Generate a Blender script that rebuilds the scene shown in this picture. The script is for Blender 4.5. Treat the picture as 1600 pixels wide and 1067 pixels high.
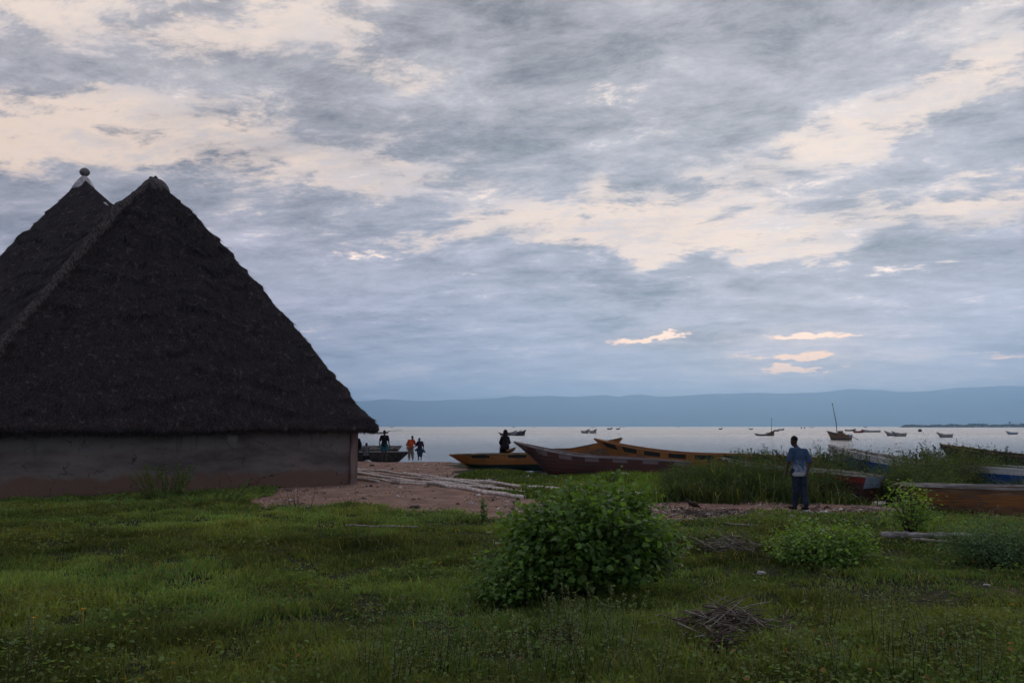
import bpy, bmesh, math, random
import numpy as np
from mathutils import Vector, Matrix, noise as mnoise

random.seed(7)
rng = np.random.default_rng(11)
for o in list(bpy.data.objects):
    bpy.data.objects.remove(o)
scene = bpy.context.scene
COL = scene.collection
R = math.radians

# ------------------------------------------------------------------ camera
FPX = 1232.0
PITCH = math.atan(132.5 / FPX)
CAMZ = 2.0
cam_d = bpy.data.cameras.new('camera')
cam_d.sensor_width = 36.0
cam_d.lens = FPX / 1600 * 36
cam_d.clip_start = 0.05
cam_d.clip_end = 60000
cam = bpy.data.objects.new('camera', cam_d)
COL.objects.link(cam)
cam.location = (0, 0, CAMZ)
cam.rotation_euler = (math.pi / 2 + PITCH, 0, 0)
scene.camera = cam
scene.render.resolution_x = 1024
scene.render.resolution_y = 682


def ray(px, py):
    cx = (px - 800) / FPX
    cy = (533.5 - py) / FPX
    return Vector((cx, math.cos(PITCH) - cy * math.sin(PITCH), math.sin(PITCH) + cy * math.cos(PITCH)))


def at(px, py, Y):
    d = ray(px, py)
    return Vector((0, 0, CAMZ)) + d * (Y / d.y)


def gnd(px, py, z=0.0):
    d = ray(px, py)
    return Vector((0, 0, CAMZ)) + d * ((z - CAMZ) / d.z)


def topx(x, y, z=0.0):
    # world -> photograph position, used only to lay out the ground's regions
    dz = z - CAMZ
    f = y * math.cos(PITCH) + dz * math.sin(PITCH)
    u = -y * math.sin(PITCH) + dz * math.cos(PITCH)
    return 800 + FPX * x / f, 533.5 - FPX * u / f


# ------------------------------------------------------------------ sky
SUN_AZ = math.atan(450 / FPX)
SUN_EL = R(10)
scene.view_settings.view_transform = 'Standard'
scene.view_settings.look = 'None'
scene.view_settings.exposure = 0.22
scene.view_settings.gamma = 1.0


def lin(r, g, b, a=1.0):
    def f(c):
        c /= 255.0
        return c / 12.92 if c <= 0.04045 else ((c + 0.055) / 1.055) ** 2.4
    return (f(r), f(g), f(b), a)


world = bpy.data.worlds.new('World')
scene.world = world
world.use_nodes = True


class NT:
    def __init__(self, tree):
        self.t = tree
        self.n = tree.nodes
        self.l = tree.links

    def put(self, sock, v):
        if isinstance(v, bpy.types.NodeSocket):
            self.l.new(v, sock)
        elif v is not None:
            if hasattr(sock.default_value, '__len__') and not hasattr(v, '__len__'):
                sock.default_value = [v] * len(sock.default_value)
            else:
                sock.default_value = v

    def node(self, typ, **kw):
        n = self.n.new(typ)
        for k, v in kw.items():
            setattr(n, k, v)
        return n

    def m(self, op, a, b=None, c=None, clamp=False):
        n = self.node('ShaderNodeMath', operation=op, use_clamp=clamp)
        self.put(n.inputs[0], a)
        if b is not None:
            self.put(n.inputs[1], b)
        if c is not None:
            self.put(n.inputs[2], c)
        return n.outputs[0]

    def v(self, op, a, b=None, out=0, scale=None):
        n = self.node('ShaderNodeVectorMath', operation=op)
        self.put(n.inputs[0], a)
        if b is not None:
            self.put(n.inputs[1], b)
        if scale is not None:
            self.put(n.inputs['Scale'], scale)
        return n.outputs[out]

    def comb(self, x, y, z=0.0):
        n = self.node('ShaderNodeCombineXYZ')
        self.put(n.inputs[0], x); self.put(n.inputs[1], y); self.put(n.inputs[2], z)
        return n.outputs[0]

    def sep(self, vec):
        n = self.node('ShaderNodeSeparateXYZ')
        self.put(n.inputs[0], vec)
        return n.outputs

    def noise(self, vec, scale, detail=4, rough=0.55, dist=0.0, out=0, lac=2.0):
        n = self.node('ShaderNodeTexNoise')
        self.put(n.inputs['Vector'], vec)
        n.inputs['Scale'].default_value = scale
        n.inputs['Detail'].default_value = detail
        n.inputs['Roughness'].default_value = rough
        n.inputs['Lacunarity'].default_value = lac
        n.inputs['Distortion'].default_value = dist
        return n.outputs[out]

    def mr(self, val, a, b, c=0.0, d=1.0, smooth=True):
        n = self.node('ShaderNodeMapRange')
        n.interpolation_type = 'SMOOTHSTEP' if smooth else 'LINEAR'
        self.put(n.inputs[0], val)
        for i, q in enumerate((a, b, c, d)):
            self.put(n.inputs[i + 1], q)
        return n.outputs[0]

    def mix(self, f, a, b, mode='MIX'):
        n = self.node('ShaderNodeMix', data_type='RGBA', blend_type=mode)
        self.put(n.inputs[0], f); self.put(n.inputs[6], a); self.put(n.inputs[7], b)
        return n.outputs[2]

    def mapping(self, vec, loc=(0, 0, 0), rot=(0, 0, 0), sc=(1, 1, 1), typ='TEXTURE'):
        n = self.node('ShaderNodeMapping', vector_type=typ)
        self.put(n.inputs[0], vec)
        n.inputs[1].default_value = loc
        n.inputs[2].default_value = rot
        n.inputs[3].default_value = sc
        return n.outputs[0]


def build_world():
    w = NT(world.node_tree)
    w.n.clear()
    out = w.node('ShaderNodeOutputWorld')
    bg = w.node('ShaderNodeBackground')
    w.l.new(bg.outputs[0], out.inputs[0])
    tc = w.node('ShaderNodeTexCoord').outputs['Generated']
    d = w.v('NORMALIZE', tc)
    x, y, z = w.sep(d)
    az = w.m('ARCTAN2', x, y)
    el = w.m('ARCSINE', z)
    # cloud-deck coordinates: a flat deck seen in perspective
    zz = w.m('ADD', w.m('MAXIMUM', z, 0.0), 0.13)
    deck = w.comb(w.m('DIVIDE', x, zz), w.m('DIVIDE', y, zz), 3.1)
    deckr = w.mapping(deck, rot=(0, 0, R(-14)), sc=(1.5, 1.0, 1.0))
    n1 = w.noise(deckr, 1.5, 9, 0.66, 0.25)
    n2 = w.noise(w.v('ADD', deckr, (7.3, 2.1, 0.0)), 5.6, 9, 0.76, 0.25)
    ae = w.comb(az, el, 0.0)
    nb = w.noise(w.mapping(ae, sc=(1.0, 0.30, 1.0)), 5.0, 4, 0.55, 0.1)       # long flat bands
    warpc = w.noise(w.mapping(ae, sc=(1.0, 0.42, 1.0)), 7.5, 4, 0.62, 0.0, out=1)
    warp = w.v('MULTIPLY', w.v('SUBTRACT', warpc, (0.5, 0.5, 0.5)), (0.34, 0.13, 0.0))
    aw = w.v('ADD', ae, warp)
    warps = w.v('MULTIPLY', w.v('SUBTRACT', w.noise(w.mapping(ae, sc=(1, 0.35, 1)), 26, 3, 0.62, 0.0, out=1), (0.5, 0.5, 0.5)), (0.15, 0.030, 0.0))
    aws = w.v('ADD', ae, warps)

    def azel(px, py):
        v = ray(px, py).normalized()
        return math.atan2(v.x, v.y), math.asin(v.z)

    def blobs(lst, coord):
        acc = None
        for (px, py, rx, ry, tilt, amp) in lst:
            a, e = azel(px, py)
            q = w.mapping(coord, loc=(a, e, 0), rot=(0, 0, R(tilt)), sc=(rx / FPX, ry / FPX, 1))
            ln = w.v('LENGTH', q, out=1)
            val = w.mr(ln, 1.7, 0.0, 0.0, amp)
            acc = val if acc is None else w.m('ADD', acc, val)
        return acc
    # where the veil is thin and the low sun's light comes through (and, negative, where it is thick)
    thin = blobs([
        (170, 218, 300, 62, 2, 0.80), (520, 250, 200, 40, -6, 0.62), (20, 240, 160, 60, 0, 0.5),
        (330, 62, 170, 34, 10, 0.42), (585, 100, 90, 48, -30, 0.36), (120, 20, 260, 18, 6, 0.30),
        (900, 345, 240, 52, -8, 0.62), (1200, 350, 330, 60, 0, 0.60), (1520, 330, 190, 45, 6, 0.42),
        (1230, 232, 170, 36, 14, 0.45), (1440, 172, 230, 26, 20, 0.46), (1590, 95, 130, 30, 20, 0.38),
        (690, 205, 90, 30, 0, 0.30), (1040, 262, 160, 20, 0, 0.22), (1540, 20, 120, 30, -20, 0.30),
        (80, 105, 190, 20, 0, -0.45), (600, 160, 170, 36, -8, -0.35), (860, 40, 180, 60, 0, -0.40), (640, 130, 160, 24, -20, 0.22), (760, 215, 180, 22, 0, 0.30), (980, 200, 160, 16, -10, 0.25),
        (1120, 130, 200, 45, -10, -0.36), (1450, 255, 240, 40, 6, -0.55), (1130, 436, 330, 34, 0, -0.70),
        (700, 330, 200, 26, -4, -0.30), (150, 345, 420, 48, -4, -0.75), (720, 470, 700, 62, 0, -0.50),
        (1510, 388, 90, 18, 0, -0.45), (1000, 372, 60, 12, 0, -0.35), (20, 178, 70, 14, -8, -0.40),
        (870, 295, 120, 18, 0, -0.30),
    ], aw)
    # small ragged gaps low down
    gaps = blobs([
        (1000, 531, 40, 5, 4, 1.3), (1045, 526, 36, 5, 0, 1.3), (1250, 522, 40, 4, 0, 1.1), (1295, 523, 42, 4, 0, 1.1), (1235, 556, 40, 6, 4, 1.6), (1275, 558, 34, 4, 0, 1.3), (1225, 574, 30, 5, 0, 1.6), (1270, 576, 36, 4, 0, 1.5), (1500, 612, 90, 4, 3, 0.8),
        (1430, 420, 60, 9, 10, 0.50), (560, 397, 60, 3, -2, 0.50), (735, 428, 40, 3, 0, 0.6),
        (650, 495, 46, 5, -3, 0.42), (1580, 553, 60, 4, -4, 0.5), (300, 285, 60, 10, 0, 0.5),
    ], aws)
    t = w.m('MULTIPLY_ADD', w.m('SUBTRACT', n1, 0.5), 2.3, thin)
    t = w.m('MULTIPLY_ADD', w.m('SUBTRACT', n2, 0.5), 3.6, t)
    t = w.m('MULTIPLY_ADD', w.m('SUBTRACT', nb, 0.5), 1.0, t)
    # low sky is a closed bank of cloud; away from the sunset side the deck is closed too
    lowm = w.mr(el, 0.10, 0.27)
    front = w.mr(y, -0.1, 0.5)
    t = w.m('SUBTRACT', t, w.m('MULTIPLY', w.m('SUBTRACT', 1.0, lowm), 0.50))
    t = w.m('SUBTRACT', t, w.m('MULTIPLY', w.m('SUBTRACT', 1.0, front), 0.35))
    br = w.m('MULTIPLY', w.mr(t, 0.0, 0.72), w.mr(w.m('MULTIPLY_ADD', w.m('SUBTRACT', n1, 0.5), -0.8, n2), 0.66, 0.42, 0.35, 1.0))
    brg = w.mr(w.m('MULTIPLY_ADD', w.m('SUBTRACT', n2, 0.5), 3.4, gaps), 0.30, 1.15)
    # cloud body colour: blue low down, grey higher up, modelled by soft light and dark
    hgt = w.mr(el, 0.06, 0.42)
    body = w.mix(hgt, lin(164, 158, 172), lin(180, 174, 177))
    sh = w.m('MULTIPLY_ADD', w.m('SUBTRACT', n1, 0.5), 1.9, 0.5)
    sh = w.m('MULTIPLY_ADD', w.m('SUBTRACT', nb, 0.5), 1.6, sh)
    sh = w.m('MULTIPLY_ADD', w.m('SUBTRACT', n2, 0.5), 3.2, sh)
    dk = blobs([(850, 45, 130, 55, -8, -0.34), (1130, 432, 280, 28, 0, -0.85), (700, 380, 260, 22, -4, -0.30), (1130, 520, 260, 24, 0, -0.25), (1060, 412, 260, 6, 0, -0.15), (1100, 500, 200, 20, 0, -0.2), (1450, 250, 190, 34, 8, -0.30), (90, 100, 160, 16, 0, -0.26),
                (1050, 500, 200, 26, 0, -0.26), (760, 575, 200, 12, -2, -0.18), (1000, 555, 320, 16, 0, -0.05), (620, 592, 180, 16, 0, 0.38),
                (1180, 588, 330, 22, 0, 0.30), (1500, 598, 150, 14, 4, 0.30), (330, 330, 300, 30, -5, -0.16), (60, 430, 200, 50, 0, 0.05),
                (560, 180, 130, 30, -14, -0.20), (1010, 150, 140, 40, 0, -0.16), (640, 350, 200, 30, 0, -0.10), (1380, 500, 300, 40, 0, 0.14)], aw)
    sh = w.m('ADD', sh, dk)
    shade = w.mr(sh, -0.7, 1.4, 0.12, 1.66, smooth=False)
    body = w.mix(1.0, body, w.comb(shade, shade, shade), 'MULTIPLY')
    warm = w.mix(w.mr(el, 0.05, 0.50), lin(255, 216, 180), lin(248, 224, 204))
    warm = w.mix(w.m('MULTIPLY', w.mr(n2, 0.35, 0.7), 0.35), warm, lin(255, 236, 218))
    c = w.mix(w.m('MULTIPLY', br, 0.93), body, warm)
    # tint of the pale belt above the mountains
    c = w.mix(w.m('MULTIPLY', w.mr(sh, 0.72, 1.15), w.mr(el, 0.17, 0.05, 0, 0.85)), c, lin(214, 196, 194))
    gc = w.v('SCALE', w.mix(w.mr(el, 0.08, 0.16), (1.0, 0.56, 0.27, 1), (1.0, 0.74, 0.54, 1)), scale=1.6)
    halo = blobs([(1250, 562, 120, 34, 0, 0.50), (1030, 529, 90, 16, 0, 0.3), (1500, 600, 160, 16, 3, 0.35), (1270, 520, 120, 14, 0, 0.3)], aws)
    c = w.mix(w.m('MULTIPLY', halo, w.mr(n2, 0.40, 0.60, 0.25, 1.0)), c, lin(250, 208, 178))
    c = w.mix(brg, c, gc)
    # the sky behind the camera at dusk is dimmer and bluer
    back = w.mr(y, 0.45, -0.6)
    c = w.mix(w.m('MULTIPLY', back, 0.85), c, lin(146, 152, 170))
    sky = w.node('ShaderNodeTexSky', sky_type='NISHITA')
    sky.sun_disc = False
    sky.sun_elevation = SUN_EL
    sky.sun_rotation = SUN_AZ
    sk = w.mix(1.0, sky.outputs[0], (0.06, 0.06, 0.06, 1), 'MULTIPLY')
    c = w.mix(0.06, c, sk)
    # towards the horizon the sky is brighter (the air in front of it takes part of that away again)
    w.l.new(c, bg.inputs[0])
    w.l.new(w.m('MULTIPLY_ADD', w.m('EXPONENT', w.m('MULTIPLY', w.m('MAXIMUM', el, 0.0), -12.0)), 0.95, 1.0), bg.inputs[1])
    scene.cycles.volume_bounces = 1
    world.cycles.sampling_method = 'MANUAL'
    world.cycles.sample_map_resolution = 1024


build_world()

sun_d = bpy.data.lights.new('sun', 'SUN')
sun_d.energy = 0.7
sun_d.angle = R(60)
sun_d.color = (1.0, 0.86, 0.72)
sun = bpy.data.objects.new('sun', sun_d)
COL.objects.link(sun)
sdir = Vector((math.sin(SUN_AZ) * math.cos(SUN_EL), math.cos(SUN_AZ) * math.cos(SUN_EL), math.sin(SUN_EL)))
sun.rotation_euler = sdir.to_track_quat('Z', 'Y').to_euler()
sun.location = (20, -5, 30)


# ------------------------------------------------------------------ helpers
def tag(o, label=None, cat=None, group=None, kind=None):
    if label: o['label'] = label
    if cat: o['category'] = cat
    if group: o['group'] = group
    if kind: o['kind'] = kind
    return o


def empty(name, loc=(0, 0, 0), rz=0.0, rot=None):
    o = bpy.data.objects.new(name, None)
    o.empty_display_size = 0.2
    COL.objects.link(o)
    o.location = loc
    o.rotation_euler = rot if rot else (0, 0, rz)
    return o


class MB:
    def __init__(self):
        self.v = []; self.f = []; self.mi = []

    def add(self, vs, fs, mi=0):
        b = len(self.v)
        self.v += [tuple(q) for q in vs]
        self.f += [tuple(b + i for i in f) for f in fs]
        self.mi += [mi] * len(fs)
        return b

    def box(self, c, s, rz=0.0, mi=0):
        hx, hy, hz = s[0] / 2, s[1] / 2, s[2] / 2
        cr, sr = math.cos(rz), math.sin(rz)
        vs = []
        for dx, dy, dz in ((-1, -1, -1), (1, -1, -1), (1, 1, -1), (-1, 1, -1), (-1, -1, 1), (1, -1, 1), (1, 1, 1), (-1, 1, 1)):
            X, Y = dx * hx, dy * hy
            vs.append((c[0] + X * cr - Y * sr, c[1] + X * sr + Y * cr, c[2] + dz * hz))
        self.add(vs, [(0, 3, 2, 1), (4, 5, 6, 7), (0, 1, 5, 4), (1, 2, 6, 5), (2, 3, 7, 6), (3, 0, 4, 7)], mi)

    def tube(self, pts, rad, n=7, mi=0, wob=0.0):
        pts = [Vector(p) for p in pts]
        k = len(pts)
        if not hasattr(rad, '__len__'):
            rad = [rad] * k
        rings = []
        for i, p in enumerate(pts):
            t = (pts[min(i + 1, k - 1)] - pts[max(i - 1, 0)])
            if t.length < 1e-9: t = Vector((0, 0, 1))
            t.normalize()
            a = t.cross(Vector((0, 0, 1)))
            if a.length < 1e-3: a = t.cross(Vector((0, 1, 0)))
            a.normalize(); b = t.cross(a)
            r = rad[i]
            rings.append([p + (a * math.cos(2 * math.pi * j / n) + b * math.sin(2 * math.pi * j / n)) * r * (1 + (random.random() - .5) * wob) for j in range(n)])
        vs = [q for rg in rings for q in rg]
        fs = []
        for i in range(k - 1):
            for j in range(n):
                fs.append((i * n + j, i * n + (j + 1) % n, (i + 1) * n + (j + 1) % n, (i + 1) * n + j))
        fs.append(tuple(range(n))[::-1])
        fs.append(tuple((k - 1) * n + j for j in range(n)))
        self.add(vs, fs, mi)

    def build(self, name, mats, parent=None, smooth=True, loc=None):
        me = bpy.data.meshes.new(name)
        me.from_pydata(self.v, [], self.f)
        if not isinstance(mats, (list, tuple)): mats = [mats]
        for m_ in mats: me.materials.append(m_)
        if len(mats) > 1:
            me.polygons.foreach_set('material_index', self.mi)
        if smooth:
            me.polygons.foreach_set('use_smooth', [True] * len(me.polygons))
        me.update()
        o = bpy.data.objects.new(name, me)
        COL.objects.link(o)
        if parent: o.parent = parent
        if loc is not None: o.location = loc
        return o


def npmesh(name, V, quads=None, tris=None, mats=None, parent=None, col=None, smooth=True):
    """fast mesh from numpy arrays; col = per-vertex tint (rgb)"""
    me = bpy.data.meshes.new(name)
    nv = len(V)
    me.vertices.add(nv)
    me.vertices.foreach_set('co', np.asarray(V, dtype=np.float32).ravel())
    idx = []; sizes = []
    if quads is not None and len(quads):
        idx.append(np.asarray(quads, dtype=np.int32).ravel()); sizes.append(np.full(len(quads), 4, dtype=np.int32))
    if tris is not None and len(tris):
        idx.append(np.asarray(tris, dtype=np.int32).ravel()); sizes.append(np.full(len(tris), 3, dtype=np.int32))
    idx = np.concatenate(idx); sizes = np.concatenate(sizes)
    me.loops.add(len(idx))
    me.loops.foreach_set('vertex_index', idx)
    me.polygons.add(len(sizes))
    st = np.concatenate([[0], np.cumsum(sizes)[:-1]]).astype(np.int32)
    me.polygons.foreach_set('loop_start', st)
    me.polygons.foreach_set('use_smooth', np.full(len(sizes), smooth))
    if col is not None:
        a = me.color_attributes.new('tint', 'FLOAT_COLOR', 'POINT')
        c4 = np.ones((nv, 4), dtype=np.float32); c4[:, :3] = col
        a.data.foreach_set('color', c4.ravel())
    me.update(calc_edges=True)
    me.validate()
    if mats is not None:
        for m_ in (mats if isinstance(mats, (list, tuple)) else [mats]): me.materials.append(m_)
    o = bpy.data.objects.new(name, me)
    COL.objects.link(o)
    if parent: o.parent = parent
    return o


def copy_tree(o, parent=None):
    c = o.copy()
    COL.objects.link(c)
    c.parent = parent
    for ch in [q for q in bpy.data.objects if q.parent == o]:
        copy_tree(ch, c)
    return c


# value noise for layouts (numpy)
def vnoise(x, y, seed=0):
    x = np.asarray(x, dtype=np.float64); y = np.asarray(y, dtype=np.float64)
    xi = np.floor(x).astype(np.int64); yi = np.floor(y).astype(np.int64)
    fx = x - xi; fy = y - yi
    fx = fx * fx * (3 - 2 * fx); fy = fy * fy * (3 - 2 * fy)

    def h(a, b):
        n = (a * 374761393 + b * 668265263 + seed * 974634777) & 0xffffffff
        n = ((n ^ (n >> 13)) * 1274126177) & 0xffffffff
        return ((n ^ (n >> 16)) & 0xffff) / 65535.0
    return (h(xi, yi) * (1 - fx) + h(xi + 1, yi) * fx) * (1 - fy) + (h(xi, yi + 1) * (1 - fx) + h(xi + 1, yi + 1) * fx) * fy


def fbm(x, y, seed=0, oct=4):
    s = 0; a = 0.5; t = 0
    for i in range(oct):
        s = s + a * vnoise(x * 2 ** i, y * 2 ** i, seed + i); t += a; a *= 0.5
    return s / t


# ------------------------------------------------------------------ materials
def mat(name):
    m_ = bpy.data.materials.new(name)
    m_.use_nodes = True
    t = NT(m_.node_tree)
    b = m_.node_tree.nodes['Principled BSDF']
    b.inputs['Specular IOR Level'].default_value = 0.25
    return m_, t, b


def simple(name, ca, cb, scale=8, rough=0.85, bump=0.3, stretch=(1, 1, 1), bscale=None, detail=6, dist=0.01, spec=0.2, metal=0.0, lo=0.35, hi=0.65):
    m_, t, b = mat(name)
    oc = t.node('ShaderNodeTexCoord').outputs['Object']
    v = t.mapping(oc, sc=stretch, typ='POINT')
    n = t.noise(v, scale, detail, 0.6, 0.3)
    t.put(b.inputs['Base Color'], t.mix(t.mr(n, lo, hi), ca, cb))
    b.inputs['Roughness'].default_value = rough
    b.inputs['Specular IOR Level'].default_value = spec
    b.inputs['Metallic'].default_value = metal
    if bump:
        bp = t.node('ShaderNodeBump')
        bp.inputs['Strength'].default_value = bump
        bp.inputs['Distance'].default_value = dist
        t.put(bp.inputs['Height'], t.noise(v, bscale or scale * 3, 6, 0.65))
        t.l.new(bp.outputs[0], b.inputs['Normal'])
    return m_


def leafmat(name, base, trans=0.35, rough=0.45, spec=0.35, vary=0.5):
    """leaf / blade material, tinted by the per-leaf attribute"""
    m_, t, b = mat(name)
    a = t.node('ShaderNodeVertexColor', layer_name='tint').outputs[0]
    c = t.mix(1.0, a, base, 'MULTIPLY')
    t.put(b.inputs['Base Color'], c)
    b.inputs['Roughness'].default_value = rough
    b.inputs['Specular IOR Level'].default_value = spec
    tr = t.node('ShaderNodeBsdfTranslucent')
    t.put(tr.inputs[0], t.mix(1.0, c, (1.5, 1.5, 0.7, 1), 'MULTIPLY'))
    mx = t.node('ShaderNodeMixShader')
    mx.inputs[0].default_value = trans
    t.l.new(b.outputs[0], mx.inputs[1]); t.l.new(tr.outputs[0], mx.inputs[2])
    t.l.new(mx.outputs[0], m_.node_tree.nodes['Material Output'].inputs[0])
    return m_


def paint(name, col, wear=(0.10, 0.085, 0.075, 1), amount=0.5, rough=0.6, streak=(0.5, 3, 6)):
    """old paint on planks: worn through in patches, plank seams in the bump"""
    m_, t, b = mat(name)
    oc = t.node('ShaderNodeTexCoord').outputs['Object']
    v = t.mapping(oc, sc=streak, typ='POINT')
    n = t.noise(v, 3.5, 8, 0.7, 0.5)
    n2 = t.noise(oc, 1.4, 5, 0.6)
    c = t.mix(t.mr(n2, 0.3, 0.7, 0, 0.5), col, tuple(q * 0.55 for q in col[:3]) + (1,))
    f = t.mr(t.m('ADD', n, t.m('MULTIPLY', n2, 0.3)), 1.05 - amount * 0.55, 1.15 - amount * 0.55)
    t.put(b.inputs['Base Color'], t.mix(f, c, wear))
    b.inputs['Roughness'].default_value = rough
    z = t.sep(oc)[2]
    seam = t.m('ABSOLUTE', t.m('SUBTRACT', t.m('FRACT', t.m('MULTIPLY', z, 6.5)), 0.5))
    h = t.m('ADD', t.mr(seam, 0.40, 0.5, 1, 0), t.m('MULTIPLY', n, 0.5))
    bp = t.node('ShaderNodeBump'); bp.inputs['Strength'].default_value = 0.6; bp.inputs['Distance'].default_value = 0.012
    t.put(bp.inputs['Height'], h)
    t.l.new(bp.outputs[0], b.inputs['Normal'])
    return m_


# ------------------------------------------------------------------ terrain layout
WATER_Z = -0.25
_sx = [-400, -3.5, -1.0, 1.5, 4.0, 7.0, 8.5, 10.0, 12.0, 16.0, 30, 400]
_sy = [49.0, 48.5, 44.0, 38.0, 35.5, 30.0, 25.0, 22.3, 21.0, 20.2, 19.0, 19.0]


def shore(x):
    return np.interp(x, _sx, _sy)


def terrain(x, y):
    x = np.asarray(x, dtype=np.float64); y = np.asarray(y, dtype=np.float64)
    sy = shore(x) + (fbm(x * 0.5, x * 0 + 3.3, 5) - 0.5) * 1.6
    d = y - sy
    t = np.clip((d + 4.0) / 4.0, 0, 1)
    z = -0.27 * t * t * (3 - 2 * t)
    z = z - np.clip(d, 0, 12) * 0.09
    z = z + (fbm(x * 0.22, y * 0.22, 1) - 0.5) * 0.16 * np.clip(1 - t, 0.15, 1) + (fbm(x * 1.1, y * 1.1, 2) - 0.5) * 0.07 * np.clip(1 - t, 0.3, 1)
    # mound of trodden earth at the corner of the hut
    z = z + 0.10 * np.exp(-(((x + 3.5) / 3.0) ** 2 + ((y - 24.5) / 2.4) ** 2))
    return z


def tz(x, y):
    return float(terrain(np.array([x]), np.array([y]))[0])


_lo_x = [-3000, 380, 400, 470, 520, 600, 700, 800, 900, 1000, 1060, 1120, 1180, 1240, 1330, 1420, 1600, 6000]
_lo_y = [700, 700, 790, 795, 791, 797, 803, 812, 815, 813, 815, 812, 800, 803, 806, 803, 812, 812]
_hi_x = [-3000, 380, 400, 556, 700, 720, 760, 850, 950, 1050, 1150, 1230, 1320, 1600, 6000]
_hi_y = [700, 700, 775, 715, 716, 740, 748, 762, 770, 773, 778, 783, 783, 786, 786]


def dirtmask(x, y):
    """1 = bare earth, 0 = green"""
    x = np.asarray(x, dtype=np.float64); y = np.asarray(y, dtype=np.float64)
    ys = np.maximum(y, 1.0)
    f = ys * math.cos(PITCH) - CAMZ * math.sin(PITCH)
    u = -ys * math.sin(PITCH) - CAMZ * math.cos(PITCH)
    px = 800 + FPX * x / f; py = 533.5 - FPX * u / f
    px = px + (fbm(x * 0.9, y * 0.9, 21) - 0.5) * 60
    lo = np.interp(px, _lo_x, _lo_y); hi = np.interp(px, _hi_x, _hi_y)
    n = (fbm(x * 0.8, y * 0.8, 9) - 0.5)
    s = np.minimum((lo - py) / 6.0, (py - hi) / 5.0) + n * 3.0
    m_ = np.clip(s * 0.8 + 0.3, 0, 1)
    m_ = np.where(y < 14, 0, m_)
    # a worn patch in the grass on the right
    w = np.exp(-(((x - 4.6) / 1.2) ** 2 + ((y - 9.6) / 0.6) ** 2)) * 0.7
    w += np.exp(-(((x - 6.0) / 1.2) ** 2 + ((y - 9.9) / 0.5) ** 2)) * 0.55
    w += np.exp(-(((x + 0.7) / 1.2) ** 2 + ((y - 14.5) / 0.35) ** 2)) * 0.7
    w += np.exp(-(((x + 3.4) / 1.4) ** 2 + ((y - 8.6) / 0.5) ** 2)) * 0.35
    return np.clip(m_ + w * (0.5 + n * 1.6), 0, 1)


def build_ground():
    def axis(segs):
        out = []
        for a, b, st in segs:
            out += list(np.arange(a, b, st))
        out.append(segs[-1][1])
        return np.array(out)
    xs = axis([(-600, -60, 45), (-60, -24, 3), (-24, -14, 0.4), (-14, 16, 0.13), (16, 30, 0.5), (30, 60, 3), (60, 600, 45)])
    ys = axis([(-400, -20, 38), (-20, 3, 1.5), (3, 26, 0.12), (26, 52, 0.3), (52, 70, 2)])
    X, Y = np.meshgrid(xs, ys)
    Z = terrain(X, Y)
    V = np.stack([X, Y, Z], -1).reshape(-1, 3)
    nx, ny = len(xs), len(ys)
    i = np.arange(nx - 1)[None, :] + np.arange(ny - 1)[:, None] * nx
    i = i.ravel()
    Q = np.stack([i, i + 1, i + 1 + nx, i + nx], -1)
    dm = dirtmask(X, Y).ravel()
    sy = shore(X).ravel()
    wet = np.clip((V[:, 1] - sy + 3.0) / 3.0, 0, 1)
    m_, t, b = mat('ground')
    a = t.node('ShaderNodeVertexColor', layer_name='tint').outputs[0]
    r_, g_, b_ = t.sep(a)
    oc = t.node('ShaderNodeTexCoord').outputs['Object']
    n1 = t.noise(oc, 1.3, 6, 0.6); n2 = t.noise(oc, 9, 8, 0.7); n3 = t.noise(oc, 45, 5, 0.7)
    dirt = t.mix(t.mr(n1, 0.3, 0.7), (0.33, 0.205, 0.155, 1), (0.19, 0.115, 0.088, 1))
    dirt = t.mix(t.mr(n2, 0.52, 0.72, 0, 0.7), dirt, (0.34, 0.25, 0.215, 1))
    dirt = t.mix(t.mr(n3, 0.56, 0.66, 0, 0.75), dirt, (0.045, 0.032, 0.026, 1))
    soil = t.mix(t.mr(n2, 0.3, 0.7), (0.018, 0.024, 0.010, 1), (0.035, 0.040, 0.016, 1))
    edge = t.mr(t.m('ADD', r_, t.m('MULTIPLY', t.m('SUBTRACT', n2, 0.5), 0.9)), 0.3, 0.6)
    c = t.mix(edge, soil, dirt)
    c = t.mix(t.m('MULTIPLY', g_, 0.65), c, t.mix(1.0, c, (0.35, 0.32, 0.30, 1), 'MULTIPLY'))
    t.put(b.inputs['Base Color'], c)
    b.inputs['Roughness'].default_value = 0.95
    b.inputs['Specular IOR Level'].default_value = 0.12
    bp = t.node('ShaderNodeBump'); bp.inputs['Strength'].default_value = 0.8; bp.inputs['Distance'].default_value = 0.05
    t.put(bp.inputs['Height'], t.m('ADD', n2, t.m('MULTIPLY', n3, 0.35)))
    t.l.new(bp.outputs[0], b.inputs['Normal'])
    col = np.stack([dm, wet, dm * 0], -1)
    o = npmesh('ground', V, Q, None, m_, col=col)
    tag(o, kind='structure')


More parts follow.
